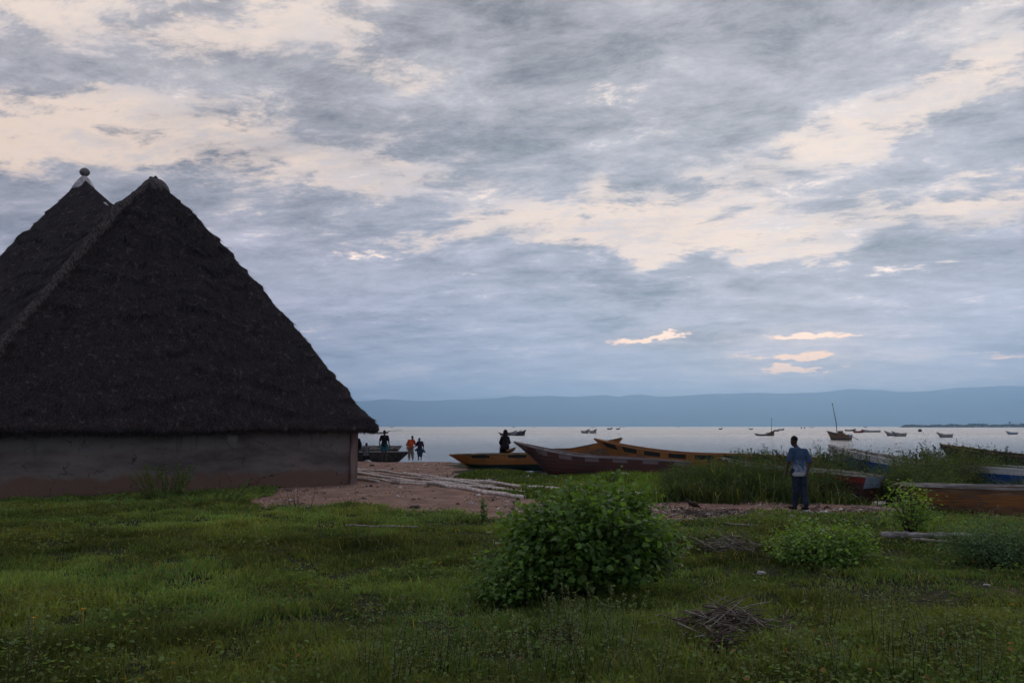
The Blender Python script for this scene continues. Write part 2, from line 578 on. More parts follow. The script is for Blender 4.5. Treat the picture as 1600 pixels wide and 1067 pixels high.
def build_water():
    m_, t, b = mat('lake_water')
    oc = t.node('ShaderNodeTexCoord').outputs['Object']
    x, y, z = t.sep(oc)
    v1 = t.mapping(oc, rot=(0, 0, R(12)), sc=(0.42, 1.0, 1), typ='POINT')
    n1 = t.noise(v1, 1.9, 5, 0.62, 0.4)
    n2 = t.noise(t.mapping(oc, rot=(0, 0, R(-25)), sc=(0.5, 1.0, 1), typ='POINT'), 0.35, 4, 0.6)
    big = t.noise(t.mapping(oc, sc=(0.3, 1.0, 1), typ='POINT'), 0.02, 3, 0.5)
    near = t.mr(y, 20, 34, 0.12, 1.0)
    bp = t.node('ShaderNodeBump')
    t.put(bp.inputs['Strength'], t.m('MULTIPLY', t.m('MULTIPLY', near, t.mr(y, 60, 500, 1.0, 0.7)), t.mr(big, 0.3, 0.7, 0.75, 1.0)))
    bp.inputs['Distance'].default_value = 0.8
    t.put(bp.inputs['Height'], t.m('ADD', n1, t.m('MULTIPLY', n2, 2.6)))
    t.l.new(bp.outputs[0], b.inputs['Normal'])
    b.inputs['Base Color'].default_value = (0.24, 0.245, 0.25, 1)
    t.put(b.inputs['Roughness'], t.mr(y, 20, 300, 0.08, 0.28))
    b.inputs['IOR'].default_value = 1.33
    b.inputs['Specular IOR Level'].default_value = 1.0
    xs = np.array([-16000, -4000, -1000, -200, 0, 200, 1000, 4000, 16000.])
    ys = np.array([18, 60, 300, 1000, 4000, 9000, 15500.])
    X, Y = np.meshgrid(xs, ys)
    V = np.stack([X, Y, X * 0 + WATER_Z], -1).reshape(-1, 3)
    nx = len(xs)
    i = (np.arange(nx - 1)[None, :] + np.arange(len(ys) - 1)[:, None] * nx).ravel()
    o = npmesh('lake_water', V, np.stack([i, i + 1, i + 1 + nx, i + nx], -1), None, m_)
    tag(o, kind='structure')


def build_hills():
    m_ = simple('far_hills', (0.14, 0.19, 0.24, 1), (0.21, 0.26, 0.30, 1), 0.002, 0.95, 0, lo=0.3, hi=0.7)  # bluish base: some of the distance haze is put into the colour
    D0 = 11500.0
    pts = [(-3000, 618), (300, 622), (560, 626), (600, 622), (660, 625), (760, 622), (830, 619), (900, 621), (1000, 618), (1100, 616), (1180, 612), (1250, 614),
           (1330, 611), (1400, 609), (1450, 611), (1500, 608), (1540, 604), (1565, 602), (1590, 604), (1650, 607), (1800, 600), (4000, 610)]
    pxs = np.array([p[0] for p in pts]); pys = np.array([p[1] for p in pts])
    W = 340
    pxx = np.linspace(-2600, 3600, W)
    H = np.interp(pxx, pxs, pys)
    H = (666 - H) / FPX * D0
    K = 14
    V = []
    for k in range(K):
        f = k / (K - 1)           # 0 shore, up to the crest at .55, down behind
        prof = math.sin(min(f / 0.6, 1) * math.pi / 2) if f < 0.6 else math.cos((f - 0.6) / 0.4 * math.pi / 2)
        Yk = D0 - 2200 + f * 4200
        X = (pxx - 800) / FPX * D0
        nz = (fbm(X * 0.0016, X * 0 + k * 0.8, 31, 4) - 0.5) * 2
        Z = H * prof * (1 + 0.19 * nz * (1 if f < 0.55 else 0.35)) + (fbm(X * 0.004, X * 0 + k * 2.2, 33, 3) - 0.5) * 26 * prof
        Z = np.maximum(Z, -2 if k == 0 or k == K - 1 else 1)
        if k in (0, K - 1): Z = Z * 0 - 3
        V.append(np.stack([X, X * 0 + Yk, Z + WATER_Z], -1))
    V = np.array(V).reshape(-1, 3)
    i = (np.arange(W - 1)[None, :] + np.arange(K - 1)[:, None] * W).ravel()
    o = npmesh('hills', V, np.stack([i, i + 1, i + 1 + W, i + W], -1), None, m_)
    tag(o, kind='structure')


def build_haze():
    mb = MB()
    x0, x1, y0, y1, z0, z1 = -15900, 15900, -380, 15400, -4.0, 700.0
    mb.box(((x0 + x1) / 2, (y0 + y1) / 2, (z0 + z1) / 2), (x1 - x0, y1 - y0, z1 - z0))
    m_ = bpy.data.materials.new('haze')
    m_.use_nodes = True
    t = m_.node_tree
    t.nodes.clear()
    out = t.nodes.new('ShaderNodeOutputMaterial')
    pv = t.nodes.new('ShaderNodeVolumePrincipled')
    pv.inputs['Color'].default_value = (0.43, 0.70, 1.0, 1)
    pv.inputs['Density'].default_value = HAZE_DENS
    pv.inputs['Anisotropy'].default_value = 0.8
    t.links.new(pv.outputs[0], out.inputs['Volume'])
    o = mb.build('haze', m_, smooth=False)
    tag(o, kind='stuff')


HAZE_DENS = 0.00017
build_ground()
build_water()
build_hills()
build_haze()


# ------------------------------------------------------------------ the thatched hut
M = {}
M['thatch'] = None


def mats_hut():
    m_, t, b = mat('thatch')
    oc = t.node('ShaderNodeTexCoord').outputs['Object']
    v = t.mapping(oc, sc=(1, 1, 0.35), typ='POINT')
    n1 = t.noise(v, 26, 6, 0.75)
    n2 = t.noise(oc, 1.6, 5, 0.65, 0.8)
    n3 = t.noise(t.mapping(oc, sc=(1, 1, 0.5), typ='POINT'), 6, 5, 0.7)
    c = t.mix(t.mr(n1, 0.35, 0.75), (0.020, 0.017, 0.019, 1), (0.082, 0.067, 0.068, 1))
    c = t.mix(t.mr(n3, 0.54, 0.70, 0, 0.65), c, (0.175, 0.145, 0.14, 1))
    c = t.mix(t.mr(n2, 0.45, 0.70, 0, 0.75), c, t.mix(1.0, c, (0.40, 0.38, 0.42, 1), 'MULTIPLY'))
    t.put(b.inputs['Base Color'], c)
    b.inputs['Roughness'].default_value = 0.95
    b.inputs['Specular IOR Level'].default_value = 0.08
    bp = t.node('ShaderNodeBump'); bp.inputs['Strength'].default_value = 1.0; bp.inputs['Distance'].default_value = 0.05
    t.put(bp.inputs['Height'], t.m('ADD', n1, n3))
    t.l.new(bp.outputs[0], b.inputs['Normal'])
    M['thatch'] = m_

    m_, t, b = mat('straw')
    a = t.node('ShaderNodeVertexColor', layer_name='tint').outputs[0]
    t.put(b.inputs['Base Color'], t.mix(1.0, a, (0.052, 0.042, 0.043, 1), 'MULTIPLY'))
    b.inputs['Roughness'].default_value = 0.9
    b.inputs['Specular IOR Level'].default_value = 0.08
    M['straw'] = m_

    m_, t, b = mat('mud_plaster')
    oc = t.node('ShaderNodeTexCoord').outputs['Object']
    x, y, z = t.sep(oc)
    n1 = t.noise(t.mapping(oc, sc=(0.5, 0.5, 1.6), typ='POINT'), 0.9, 6, 0.6, 0.1)
    n2 = t.noise(oc, 9, 8, 0.7)
    n3 = t.noise(oc, 2.3, 4, 0.5)
    grey = t.mix(t.mr(n1, 0.34, 0.66), (0.095, 0.080, 0.078, 1), (0.21, 0.175, 0.155, 1))
    # damp brown earth splashed up the foot of the wall, its edge uneven
    zz = t.m('ADD', z, t.m('ADD', t.m('MULTIPLY', t.m('SUBTRACT', n3, 0.5), 0.6), t.m('MULTIPLY', t.m('SUBTRACT', t.noise(oc, 0.35, 2, 0.5), 0.5), 0.9)))
    c = t.mix(t.mr(zz, 0.62, 0.38), grey, (0.17, 0.105, 0.080, 1))
    # pale wash still left under the eaves
    c = t.mix(t.m('MULTIPLY', t.mr(zz, 1.25, 1.45), t.mr(n1, 0.35, 0.55, 0.2, 0.8)), c, (0.20, 0.185, 0.18, 1))
    c = t.mix(t.mr(n2, 0.60, 0.75, 0, 0.6), c, (0.05, 0.044, 0.042, 1))
    # flaked patches and fine cracks
    fl = t.noise(oc, 3.4, 7, 0.72, 0.2)
    c = t.mix(t.mr(fl, 0.60, 0.63, 0, 0.55), c, (0.145, 0.10, 0.08, 1))
    vo = t.node('ShaderNodeTexVoronoi', feature='DISTANCE_TO_EDGE')
    t.put(vo.inputs['Vector'], t.v('ADD', oc, t.v('SCALE', t.noise(oc, 3, 5, .6, out=1), scale=0.5)))
    vo.inputs['Scale'].default_value = 0.9
    ck = t.m('MULTIPLY', t.mr(vo.outputs[0], 0.012, 0.004), t.mr(n3, 0.48, 0.56))
    c = t.mix(t.m('MULTIPLY', ck, 0.75), c, (0.02, 0.017, 0.016, 1))
    # rain runs under the eaves
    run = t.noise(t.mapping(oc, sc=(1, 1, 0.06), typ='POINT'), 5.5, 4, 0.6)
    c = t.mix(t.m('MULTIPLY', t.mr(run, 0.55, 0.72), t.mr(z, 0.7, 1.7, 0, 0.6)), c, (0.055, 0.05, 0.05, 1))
    t.put(b.inputs['Base Color'], c)
    b.inputs['Roughness'].default_value = 0.95
    b.inputs['Specular IOR Level'].default_value = 0.1
    bp = t.node('ShaderNodeBump'); bp.inputs['Strength'].default_value = 0.9; bp.inputs['Distance'].default_value = 0.03
    t.put(bp.inputs['Height'], t.m('ADD', n2, n3))
    t.l.new(bp.outputs[0], b.inputs['Normal'])
    M['mud'] = m_
    M['post'] = simple('corner_post', (0.13, 0.085, 0.075, 1), (0.24, 0.17, 0.15, 1), 4, stretch=(1, 1, 0.3))
    M['cement'] = simple('cement', (0.30, 0.28, 0.28, 1), (0.52, 0.49, 0.49, 1), 5, bump=0.3)


def build_hut():
    A1 = at(243, 279, 31.0)
    A2 = at(127, 281, 35.6)
    S = at(178, 326, 33.6)
    EZ = 1.95
    E1 = Vector((-4.72, 28.0, EZ)); E2 = Vector((-15.0, 20.8, EZ)); E5 = Vector((-23.9, 28.0, EZ))
    E6 = Vector((-27.5, 38.0, EZ)); E7 = Vector((-18.5, 44.5, EZ)); E3 = Vector((-11.6, 39.2, EZ))
    S2 = S + Vector((0.5, 0.6, 0))
    E25 = (E2 * 0.55 + E5 * 0.45)
    E73 = (E7 + E3) / 2
    cps = [(E1, A1), (E2, A1), (E25, S), (E5, A2), (E6, A2), (E7, A2), (E73, S), (E3, A1)]
    # finely divided loop: eave point and the ridge point its straw runs up to
    loop = []
    nseg = [150, 60, 60, 60, 60, 50, 50, 90]
    for k in range(len(cps)):
        (e0, r0), (e1, r1) = cps[k], cps[(k + 1) % len(cps)]
        for i in range(nseg[k]):
            f = i / nseg[k]
            loop.append([e0.lerp(e1, f), r0.lerp(r1, f)])
    n = len(loop)
    E = np.array([q[0] for q in loop]); T = np.array([q[1] for q in loop])
    # round the corners of the eave
    for _ in range(10):
        E = (np.roll(E, 1, 0) + E * 2 + np.roll(E, -1, 0)) / 4
    for _ in range(22):
        T = (np.roll(T, 1, 0) + T * 2 + np.roll(T, -1, 0)) / 4
    K = 120
    fs = np.linspace(0, 1, K)
    P = np.zeros((K, n, 3))
    arc = np.cumsum(np.linalg.norm(E - np.roll(E, 1, 0), axis=1))
    for k, f in enumerate(fs):
        # f=0 ridge, f=1 eave: slightly bellied slope, rounded at the top, flattening at the foot
        g = f
        drop = g + 0.030 * math.sin(math.pi * g) * (-1) - 0.0 
        drop = drop - 0.012 * math.exp(-((g - 0.0) / 0.03) ** 2)
        base = T + (E - T) * g
        base[:, 2] = T[:, 2] + (E[:, 2] - T[:, 2]) * drop
        P[k] = base
    # outward normal
    out = np.roll(E, -1, 0) - np.roll(E, 1, 0)
    nrm = np.stack([-out[:, 1], out[:, 0], out[:, 2] * 0], -1)
    cen = E.mean(0)
    sgn = np.sign(((E - cen) * nrm).sum(1)).mean()
    nrm = nrm / np.linalg.norm(nrm, axis=1, keepdims=True) * (1 if sgn > 0 else -1)
    N3 = nrm * 0.82; N3[:, 2] = 0.57
    for k, f in enumerate(fs):
        ph = f * 14 + (fbm(arc * 0.35, arc * 0 + 4.2, 3) - .5) * 1.6 + (fbm(arc * 1.4, arc * 0 + f * 3, 5) - .5) * 0.8
        saw = ph - np.floor(ph)
        amp = 0.085 * np.clip(f * 6, 0, 1) * np.clip(fbm(arc * 0.6, arc * 0 + f * 14, 4) * 3.2 - 0.9, 0.1, 1.7)
        d = saw ** 2 * amp
        d = d + (fbm(arc * 0.45, arc * 0 + f * 7, 6, 3) - 0.5) * 0.26 * np.clip(f * 5, 0.1, 1)
        d = d + (fbm(arc * 2.6, arc * 0 + f * 34, 8, 3) - 0.5) * 0.13 * np.clip(f * 5, 0.2, 1)
        # the straw is laid thicker along the near hip
        hp = (np.arange(n) - 150.0) / 2.6
        d = d + 0.30 * np.exp(-hp ** 2) * min(1, f * 4) * (1 - 0.5 * f)
        P[k] += N3 * d[:, None]
    # rounded thick lip, then the underside going back to the wall
    lip = []
    wob = (fbm(arc * 0.6, arc * 0, 12, 3) - 0.5) * 0.12 + (fbm(arc * 3.5, arc * 0, 14, 3) - 0.5) * 0.07
    for (io, dz) in ((0.03, -0.06), (-0.02, -0.13), (-0.12, -0.17), (-0.30, -0.17), (-0.60, -0.13), (-1.1, -0.02)):
        q = P[K - 1] + nrm * io
        q[:, 2] = EZ + dz + wob * (1 if dz < -0.05 else 0.3)
        lip.append(q)
    allr = np.concatenate([P, np.array(lip)], 0)
    KK = allr.shape[0]
    V = allr.reshape(-1, 3)
    i = np.arange(n)
    Q = []
    for k in range(KK - 1):
        Q.append(np.stack([k * n + i, k * n + (i + 1) % n, (k + 1) * n + (i + 1) % n, (k + 1) * n + i], -1))
    Q = np.concatenate(Q)
    # loose straw lying down the slope
    ns = 70000
    kk = rng.integers(3, K - 1, ns); kk = (K * np.sqrt(rng.random(ns))).astype(int).clip(2, K - 2)
    ii = rng.integers(0, n, ns)
    p0 = P[kk, ii] + (P[kk, (ii + 1) % n] - P[kk, ii]) * rng.random(ns)[:, None]
    dn = P[np.minimum(kk + 1, K - 1), ii] - P[np.maximum(kk - 1, 0), ii]
    dn /= np.linalg.norm(dn, axis=1, keepdims=True) + 1e-9
    tg = P[kk, (ii + 1) % n] - P[kk, ii]
    tg /= np.linalg.norm(tg, axis=1, keepdims=True) + 1e-9
    L = rng.uniform(0.10, 0.30, ns)[:, None]
    w = rng.uniform(0.005, 0.012, ns)[:, None]
    dirv = dn + tg * rng.normal(0, 0.35, ns)[:, None] + N3[ii] * rng.uniform(-0.05, 0.35, ns)[:, None]
    p0 = p0 + N3[ii] * 0.01
    sv = np.stack([p0 - tg * w, p0 + tg * w, p0 + dirv * L + N3[ii] * 0.015], 1).reshape(-1, 3)
    st = np.arange(ns * 3).reshape(-1, 3)
    tint = np.repeat(rng.uniform(0.45, 1.35, ns), 3)[:, None] * np.array([1, 1, 1.0])
    # ragged fringe hanging at the eave
    nf = 9000
    jj = rng.integers(0, n, nf)
    base = allr[K + 1, jj] + (allr[K + 1, (jj + 1) % n] - allr[K + 1, jj]) * rng.random(nf)[:, None]
    base += nrm[jj] * rng.uniform(-0.18, 0.02, nf)[:, None]
    tg2 = tg[0] * 0 + np.roll(E, -1, 0)[jj] - E[jj]
    tg2 /= np.linalg.norm(tg2, axis=1, keepdims=True)
    Lf = rng.uniform(0.03, 0.13, nf)[:, None]
    tip = base + np.array([0, 0, -1.0]) * Lf + nrm[jj] * rng.normal(0.02, 0.03, nf)[:, None] + tg2 * rng.normal(0, 0.03, nf)[:, None]
    fv = np.stack([base - tg2 * 0.012, base + tg2 * 0.012, tip], 1).reshape(-1, 3)
    ft = np.arange(nf * 3).reshape(-1, 3)
    hut = empty('thatched_hut', (-13.5, 30.5, 0))
    tag(hut, 'large dark hut with two steep thatched peaks and low mud walls beside the grass', 'hut')
    off = np.array([-13.5, 30.5, 0])
    roof = npmesh('thatch_roof', V - off, Q, None, M['thatch'], hut, smooth=True)
    sv = np.concatenate([sv, fv]); st = np.concatenate([st, ft + ns * 3])
    tint = np.concatenate([tint, np.full((nf * 3, 3), 0.7)])
    straw = npmesh('loose_straw', sv - off, None, st, M['straw'], roof, col=tint, smooth=False)
    # paler straw roll added on the near hip, painting its light streak in colour
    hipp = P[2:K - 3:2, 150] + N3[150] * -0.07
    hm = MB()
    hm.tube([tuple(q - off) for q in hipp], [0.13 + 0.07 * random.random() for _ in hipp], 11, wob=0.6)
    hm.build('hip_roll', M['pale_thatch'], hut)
    rp = [T[0] * 0 + np.array(A1)]
    # walls
    cenv = Vector(cen)
    corners = [Vector((-5.60, 28.3, 0)), Vector((-15.02, 21.48, 0)), E5 + (cenv - E5) * 0.085, E6 + (cenv - E6) * 0.085, E7 + (cenv - E7) * 0.085, E3 + (cenv - E3) * 0.085]
    mb = MB()
    m = len(corners)
    cols = []
    for k in range(m):
        a = corners[k]; b2 = corners[(k + 1) % m]
        st_ = 40 if k == 0 else 14
        for q in range(st_):
            cols.append(a.lerp(b2, q / st_))
    H = 10
    nc = len(cols)
    vs = []
    for h in range(H + 1):
        z = -0.35 + (2.35) * h / H
        for c_ in cols:
            nn = (mnoise.noise(Vector((c_.x * 0.7, c_.y * 0.7, z * 1.4)))) * 0.035
            d = (Vector((c_.x, c_.y, 0)) - Vector((cenv.x, cenv.y, 0))).normalized()
            vs.append((c_.x + d.x * nn - off[0], c_.y + d.y * nn - off[1], z))
    fs_ = []
    for h in range(H):
        for q in range(nc):
            fs_.append((h * nc + q, h * nc + (q + 1) % nc, (h + 1) * nc + (q + 1) % nc, (h + 1) * nc + q))
    mb.add(vs, fs_)
    mb.build('mud_wall', M['mud'], hut)
    # corner post: a paler squared timber set in the corner
    mb = MB()
    rz = math.atan2(28.3 - 21.48, -5.6 + 15.02)
    mb.box((-5.66 - off[0], 28.30 - off[1], 0.85), (0.26, 0.26, 2.1), rz)
    mb.build('corner_post', M['post'], hut, smooth=False)
    # pale patch and the crack in the plaster
    a, b2 = corners[0], corners[1]
    d = (b2 - a).normalized(); nn = Vector((-d.y, d.x, 0))
    if nn.y > 0: nn = -nn
    f = 0.37
    c_ = a + d * (b2 - a).length * f
    mb = MB()
    pts = [(-0.16, 1.42), (-0.17, 1.72), (0.02, 1.80), (0.20, 1.74), (0.17, 1.50), (0.06, 1.36), (-0.08, 1.30)]
    o1 = [c_ + d * u + Vector((0, 0, z)) + nn * 0.050 - Vector(off) for u, z in pts]
    o2 = [q - nn * 0.08 for q in o1]
    k = len(pts)
    mb.add(o1 + o2, [tuple(range(k)), tuple(range(k, 2 * k))[::-1]] + [(j, (j + 1) % k, k + (j + 1) % k, k + j) for j in range(k)])
    mb.build('plaster_patch', M['cement2'] if 'cement2' in M else M['post'], hut, smooth=False)
    # peak caps and finial
    def lathe(mb, c, prof, nn_=20):
        vs = []; fs_ = []
        for (r, z) in prof:
            for j in range(nn_):
                a_ = 2 * math.pi * j / nn_
                vs.append((c[0] + r * math.cos(a_), c[1] + r * math.sin(a_), c[2] + z))
        for i_ in range(len(prof) - 1):
            for j in range(nn_):
                fs_.append((i_ * nn_ + j, i_ * nn_ + (j + 1) % nn_, (i_ + 1) * nn_ + (j + 1) % nn_, (i_ + 1) * nn_ + j))
        fs_.append(tuple(range(nn_))[::-1]); fs_.append(tuple((len(prof) - 1) * nn_ + j for j in range(nn_)))
        mb.add(vs, fs_)
    a2 = np.array(A2) - off + np.array([0.14, 0, 0.09])
    mb = MB(); lathe(mb, a2, [(0.52, -0.62), (0.46, -0.46), (0.36, -0.28), (0.25, -0.10), (0.14, 0.03), (0.07, 0.08)])
    cap = mb.build('peak_cap', M['cement'], hut)
    mb = MB(); lathe(mb, a2 + np.array([0, 0, 0.26]), [(0.03, -0.20), (0.13, -0.16), (0.20, -0.08), (0.225, 0.0), (0.20, 0.09), (0.13, 0.17), (0.04, 0.21)])
    mb.build('ball_finial', M['cementd'], cap)
    a1 = np.array(A1) - off
    mb = MB(); lathe(mb, a1, [(0.60, -0.70), (0.56, -0.48), (0.50, -0.32), (0.40, -0.18), (0.26, -0.07), (0.10, -0.01)])
    mb.build('peak_cap', M['cementk'], hut)
    mb = MB()
    pts = []
    for f_ in np.linspace(0.0, 1.0, 12):
        a_ = A1.lerp(S, float(f_))
        pts.append(a_ + Vector((0, 0, -0.30 + 0.22 * f_)) - Vector(off))
    for f_ in np.linspace(0.1, 0.8, 8):
        a_ = S.lerp(A2, float(f_))
        pts.append(a_ + Vector((0, 0, -0.10 - 0.25 * f_)) - Vector(off))
    mb.tube(pts, [0.17 + 0.02 * math.sin(i_ * 2.1) for i_ in range(len(pts))], 10, wob=0.1)
    mb.build('ridge_roll', M['cement'], hut)


mats_hut()
M['cement2'] = simple('pale_plaster', (0.16, 0.155, 0.15, 1), (0.26, 0.25, 0.245, 1), 6)
M['cementk'] = simple('sooty_cement', (0.045, 0.038, 0.038, 1), (0.11, 0.095, 0.095, 1), 6)
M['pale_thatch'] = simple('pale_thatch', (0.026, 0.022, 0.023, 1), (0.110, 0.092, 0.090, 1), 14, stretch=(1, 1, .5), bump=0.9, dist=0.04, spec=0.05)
M['cementd'] = simple('grey_cement', (0.11, 0.10, 0.10, 1), (0.22, 0.20, 0.20, 1), 6)
build_hut()


# ------------------------------------------------------------------ boats
M['wood_grey'] = simple('weathered_wood', (0.15, 0.135, 0.125, 1), (0.42, 0.39, 0.36, 1), 5, stretch=(0.25, 3, 3), bump=0.5)
M['wood_dark'] = simple('tarred_wood', (0.022, 0.019, 0.018, 1), (0.07, 0.06, 0.055, 1), 5, stretch=(0.25, 3, 3), bump=0.5)
M['wood_brown'] = simple('brown_wood', (0.10, 0.055, 0.032, 1), (0.22, 0.125, 0.07, 1), 5, stretch=(0.25, 3, 3), bump=0.5)
M['p_orange'] = paint('orange_paint', (0.34, 0.130, 0.030, 1), wear=(0.13, 0.075, 0.042, 1), amount=0.65)
M['p_rust'] = paint('worn_rust_paint', (0.28, 0.115, 0.035, 1), wear=(0.13, 0.075, 0.05, 1), amount=0.75)
M['p_yellow'] = paint('yellow_paint', (0.38, 0.22, 0.06, 1), amount=0.8)
M['p_green'] = paint('dark_green_paint', (0.010, 0.028, 0.022, 1), amount=0.25)
M['p_black'] = paint('black_paint', (0.016, 0.018, 0.016, 1), amount=0.35)
M['p_maroon'] = paint('maroon_paint', (0.115, 0.036, 0.032, 1), wear=(0.065, 0.042, 0.038, 1), amount=0.75)
M['p_mauve'] = paint('faded_mauve_paint', (0.20, 0.15, 0.155, 1), amount=0.6)
M['p_red'] = paint('red_paint', (0.26, 0.030, 0.026, 1), wear=(0.12, 0.09, 0.08, 1), amount=0.5)
M['p_blue'] = paint('blue_paint', (0.016, 0.075, 0.30, 1), amount=0.45)
M['p_navy'] = paint('navy_paint', (0.008, 0.014, 0.038, 1), amount=0.2)
M['p_white'] = paint('white_paint', (0.58, 0.58, 0.57, 1), wear=(0.17, 0.16, 0.15, 1), amount=0.45)
M['p_paleblue'] = paint('pale_blue_paint', (0.30, 0.36, 0.46, 1), amount=0.5)


def boat(name, bow, stern, zb, zs, zm, depth, beam, colours, label, cat='boat', group=None, rake=1.0, srake=0.25, transom=0.0,
         thwarts=4, pitch_low=None, nst=26, blunt=0.05, thick=0.03, zk=None, sheer_pow=2.2, blocks=None, parts=True, bowrise=None, roll=0.0):
    """Plank boat between two plan points. zb, zm, zs: world height of the gunwale at bow, middle, stern; zk height of the keel.
    colours: (strake, middle, bottom, inside, rail)"""
    bow = Vector((bow[0], bow[1], 0)); stern = Vector((stern[0], stern[1], 0))
    L = (bow - stern).length
    ang = math.atan2(bow.y - stern.y, bow.x - stern.x)
    kz = zk if zk is not None else zm - depth
    c0 = (bow + stern) / 2
    root = empty(name, (c0.x, c0.y, kz), rot=(roll, 0, ang))
    tag(root, label, cat, group)

    def half(s):     # half beam along the length (s 0 stern .. 1 bow)
        if s < 0.5:
            e = transom + (1 - transom) * math.sin(min(1, s / 0.45) * math.pi / 2) ** 0.9
        else:
            u = (s - 0.5) / 0.5
            e = blunt + (1 - blunt) * (1 - u ** 2.0) ** 0.85 if u < 1 else blunt
        return beam / 2 * max(e, blunt if s > .5 else 0.03)

    def gun(s):
        if s > 0.5:
            u = (s - 0.5) / 0.5
            return zm + (zb - zm) * u ** sheer_pow - kz
        u = (0.5 - s) / 0.5
        return zm + (zs - zm) * u ** sheer_pow - kz

    def keel(s):
        if s > 0.8: return 0.10 * ((s - 0.8) / 0.2) ** 2
        return 0.0
    rows = [(1.0, 1.0), (0.985, 0.80), (0.955, 0.62), (0.90, 0.42), (0.78, 0.20), (0.55, 0.05), (0.0, 0.0)]

    def pt(s, r, inset=0.0):
        bf, zf = rows[r]
        g = gun(s); k = keel(s)
        z = k + (g - k) * zf
        x = -L / 2 + s * L
        # raked ends: lower rows are shorter
        e1 = max(0.0, (s - 0.72) / 0.28) ** 1.3
        e0 = max(0.0, (0.15 - s) / 0.15)
        x -= e1 * rake * (1 - zf) ** 0.9
        x += e0 * srake * (1 - zf)
        h = max(half(s) - inset, 0.01) * bf
        h *= (1 - 0.25 * e1 * (1 - zf))
        return x, h, z + (inset * 0.9 if zf < 0.9 else 0) + (0 if zf < 1 else 0)
    SS = [i / nst for i in range(nst + 1)]
    strake_c, mid_c, bot_c, in_c, rail_c = colours
    cm = {0: strake_c, 1: mid_c, 2: mid_c, 3: bot_c, 4: bot_c, 5: bot_c}

    def shell(rsel, name_, mats_, block=None, inset=0.0, flip=False):
        mb = MB()
        rlist = sorted(set([r for q in rsel for r in (q, q + 1)]))
        for side in (1, -1):
            vs = []
            for s in SS:
                for r in rlist:
                    x, h, z = pt(s, r, inset)
                    vs.append((x, side * h, z))
            nr = len(rlist)
            for i in range(nst):
                for j in range(nr - 1):
                    q = (i * nr + j, (i + 1) * nr + j, (i + 1) * nr + j + 1, i * nr + j + 1)
                    if side < 0: q = q[::-1]
                    mi = 0
                    if block and block(SS[i], rlist[j]): mi = 1
                    mb.add([vs[a] for a in q], [(0, 1, 2, 3)], mi)
        # ends
        for s_end in (0, 1):
            s = SS[0] if s_end == 0 else SS[-1]
            for j in range(len(rlist) - 1):
                a = pt(s, rlist[j], inset); c_ = pt(s, rlist[j + 1], inset)
                mb.add([(a[0], a[1], a[2]), (a[0], -a[1], a[2]), (c_[0], -c_[1], c_[2]), (c_[0], c_[1], c_[2])], [(0, 1, 2, 3)], 0)
        o = mb.build(name_, mats_, root, smooth=False)
        return o
    if not parts:
        shell([0, 1, 2, 3, 4, 5], 'hull', [mid_c])
        shell([0, 1, 2, 3, 4, 5], 'inner_planking', [in_c], inset=thick * 1.6)
        return root
    shell([1, 2, 3, 4, 5], 'hull', [mid_c, bot_c], block=lambda s, r: r >= 3)
    shell([0], 'top_strake', [strake_c] + ([blocks[1]] if blocks else []), block=(lambda s, r: (int(s * blocks[0] + 0.25 * (blocks[2] if len(blocks) > 2 else 0)) % 2 == 1)) if blocks else None)
    shell([0, 1, 2, 3, 4, 5], 'inner_planking', [in_c], inset=thick)
    # rail along the gunwale
    mb = MB()
    for side in (1, -1):
        pr = []
        for s in SS:
            x, h, z = pt(s, 0)
            pr.append((x, side * h, z))
        w = 0.045
        vs = []; fs = []
        for i, p in enumerate(pr):
            yy = p[1]
            vs += [(p[0], yy + side * 0.018, p[2] - 0.028), (p[0], yy + side * 0.018, p[2] + 0.020), (p[0], yy - side * w, p[2] + 0.020), (p[0], yy - side * w, p[2] - 0.028)]
        for i in range(len(pr) - 1):
            for j in range(4):
                fs.append((i * 4 + j, i * 4 + (j + 1) % 4, (i + 1) * 4 + (j + 1) % 4, (i + 1) * 4 + j))
        fs.append((0, 1, 2, 3)); b0 = (len(pr) - 1) * 4; fs.append((b0 + 3, b0 + 2, b0 + 1, b0))
        mb.add(vs, fs)
    # breasthook closing the bow
    s0 = 0.93
    a = pt(s0, 0); b_ = pt(1.0, 0)
    mb.add([(a[0], a[1] - .03, a[2] + .006), (a[0], -a[1] + .03, a[2] + .006), (b_[0], -b_[1], b_[2] + .006), (b_[0], b_[1], b_[2] + .006)], [(0, 1, 2, 3), (3, 2, 1, 0)])
    mb.build('rail', rail_c, root, smooth=False)
    # stem post
    mb = MB()
    pts = [pt(1.0, r) for r in range(7)]
    mb.tube([(p[0] + 0.01, 0, p[2]) for p in pts], 0.035 + beam * 0.01, 6)
    mb.build('stem_post', strake_c, root)
    for q in range(thwarts):
        s = 0.16 + 0.66 * q / max(1, thwarts - 1)
        x, h, z = pt(s, 1, 0.03)
        mb = MB()
        mb.box((x, 0, z + 0.02), (0.17, 2 * h, 0.035))
        mb.build('thwart', in_c if q % 2 else rail_c, root, smooth=False)
    if transom > 0.3:
        mb = MB()
        t0 = pt(0, 0); t1 = pt(0, 2); 
        vs = [(t0[0] - .02, t0[1] * 1.0, t0[2]), (t0[0] - .02, -t0[1], t0[2]), (t1[0] - .02, -t1[1], t1[2]), (t1[0] - .02, t1[1], t1[2])]
        vs2 = [(v_[0] + 0.015, v_[1], v_[2]) for v_ in vs]
        mb.add(vs + vs2, [(0, 1, 2, 3), (7, 6, 5, 4), (0, 4, 5, 1), (2, 6, 7, 3), (1, 5, 6, 2), (3, 7, 4, 0)])
        mb.build('transom_board', M['p_paleblue'], root, smooth=False)
    return root


def xy(px, Y):
    p = at(px, 666, Y)
    return (p.x, p.y)


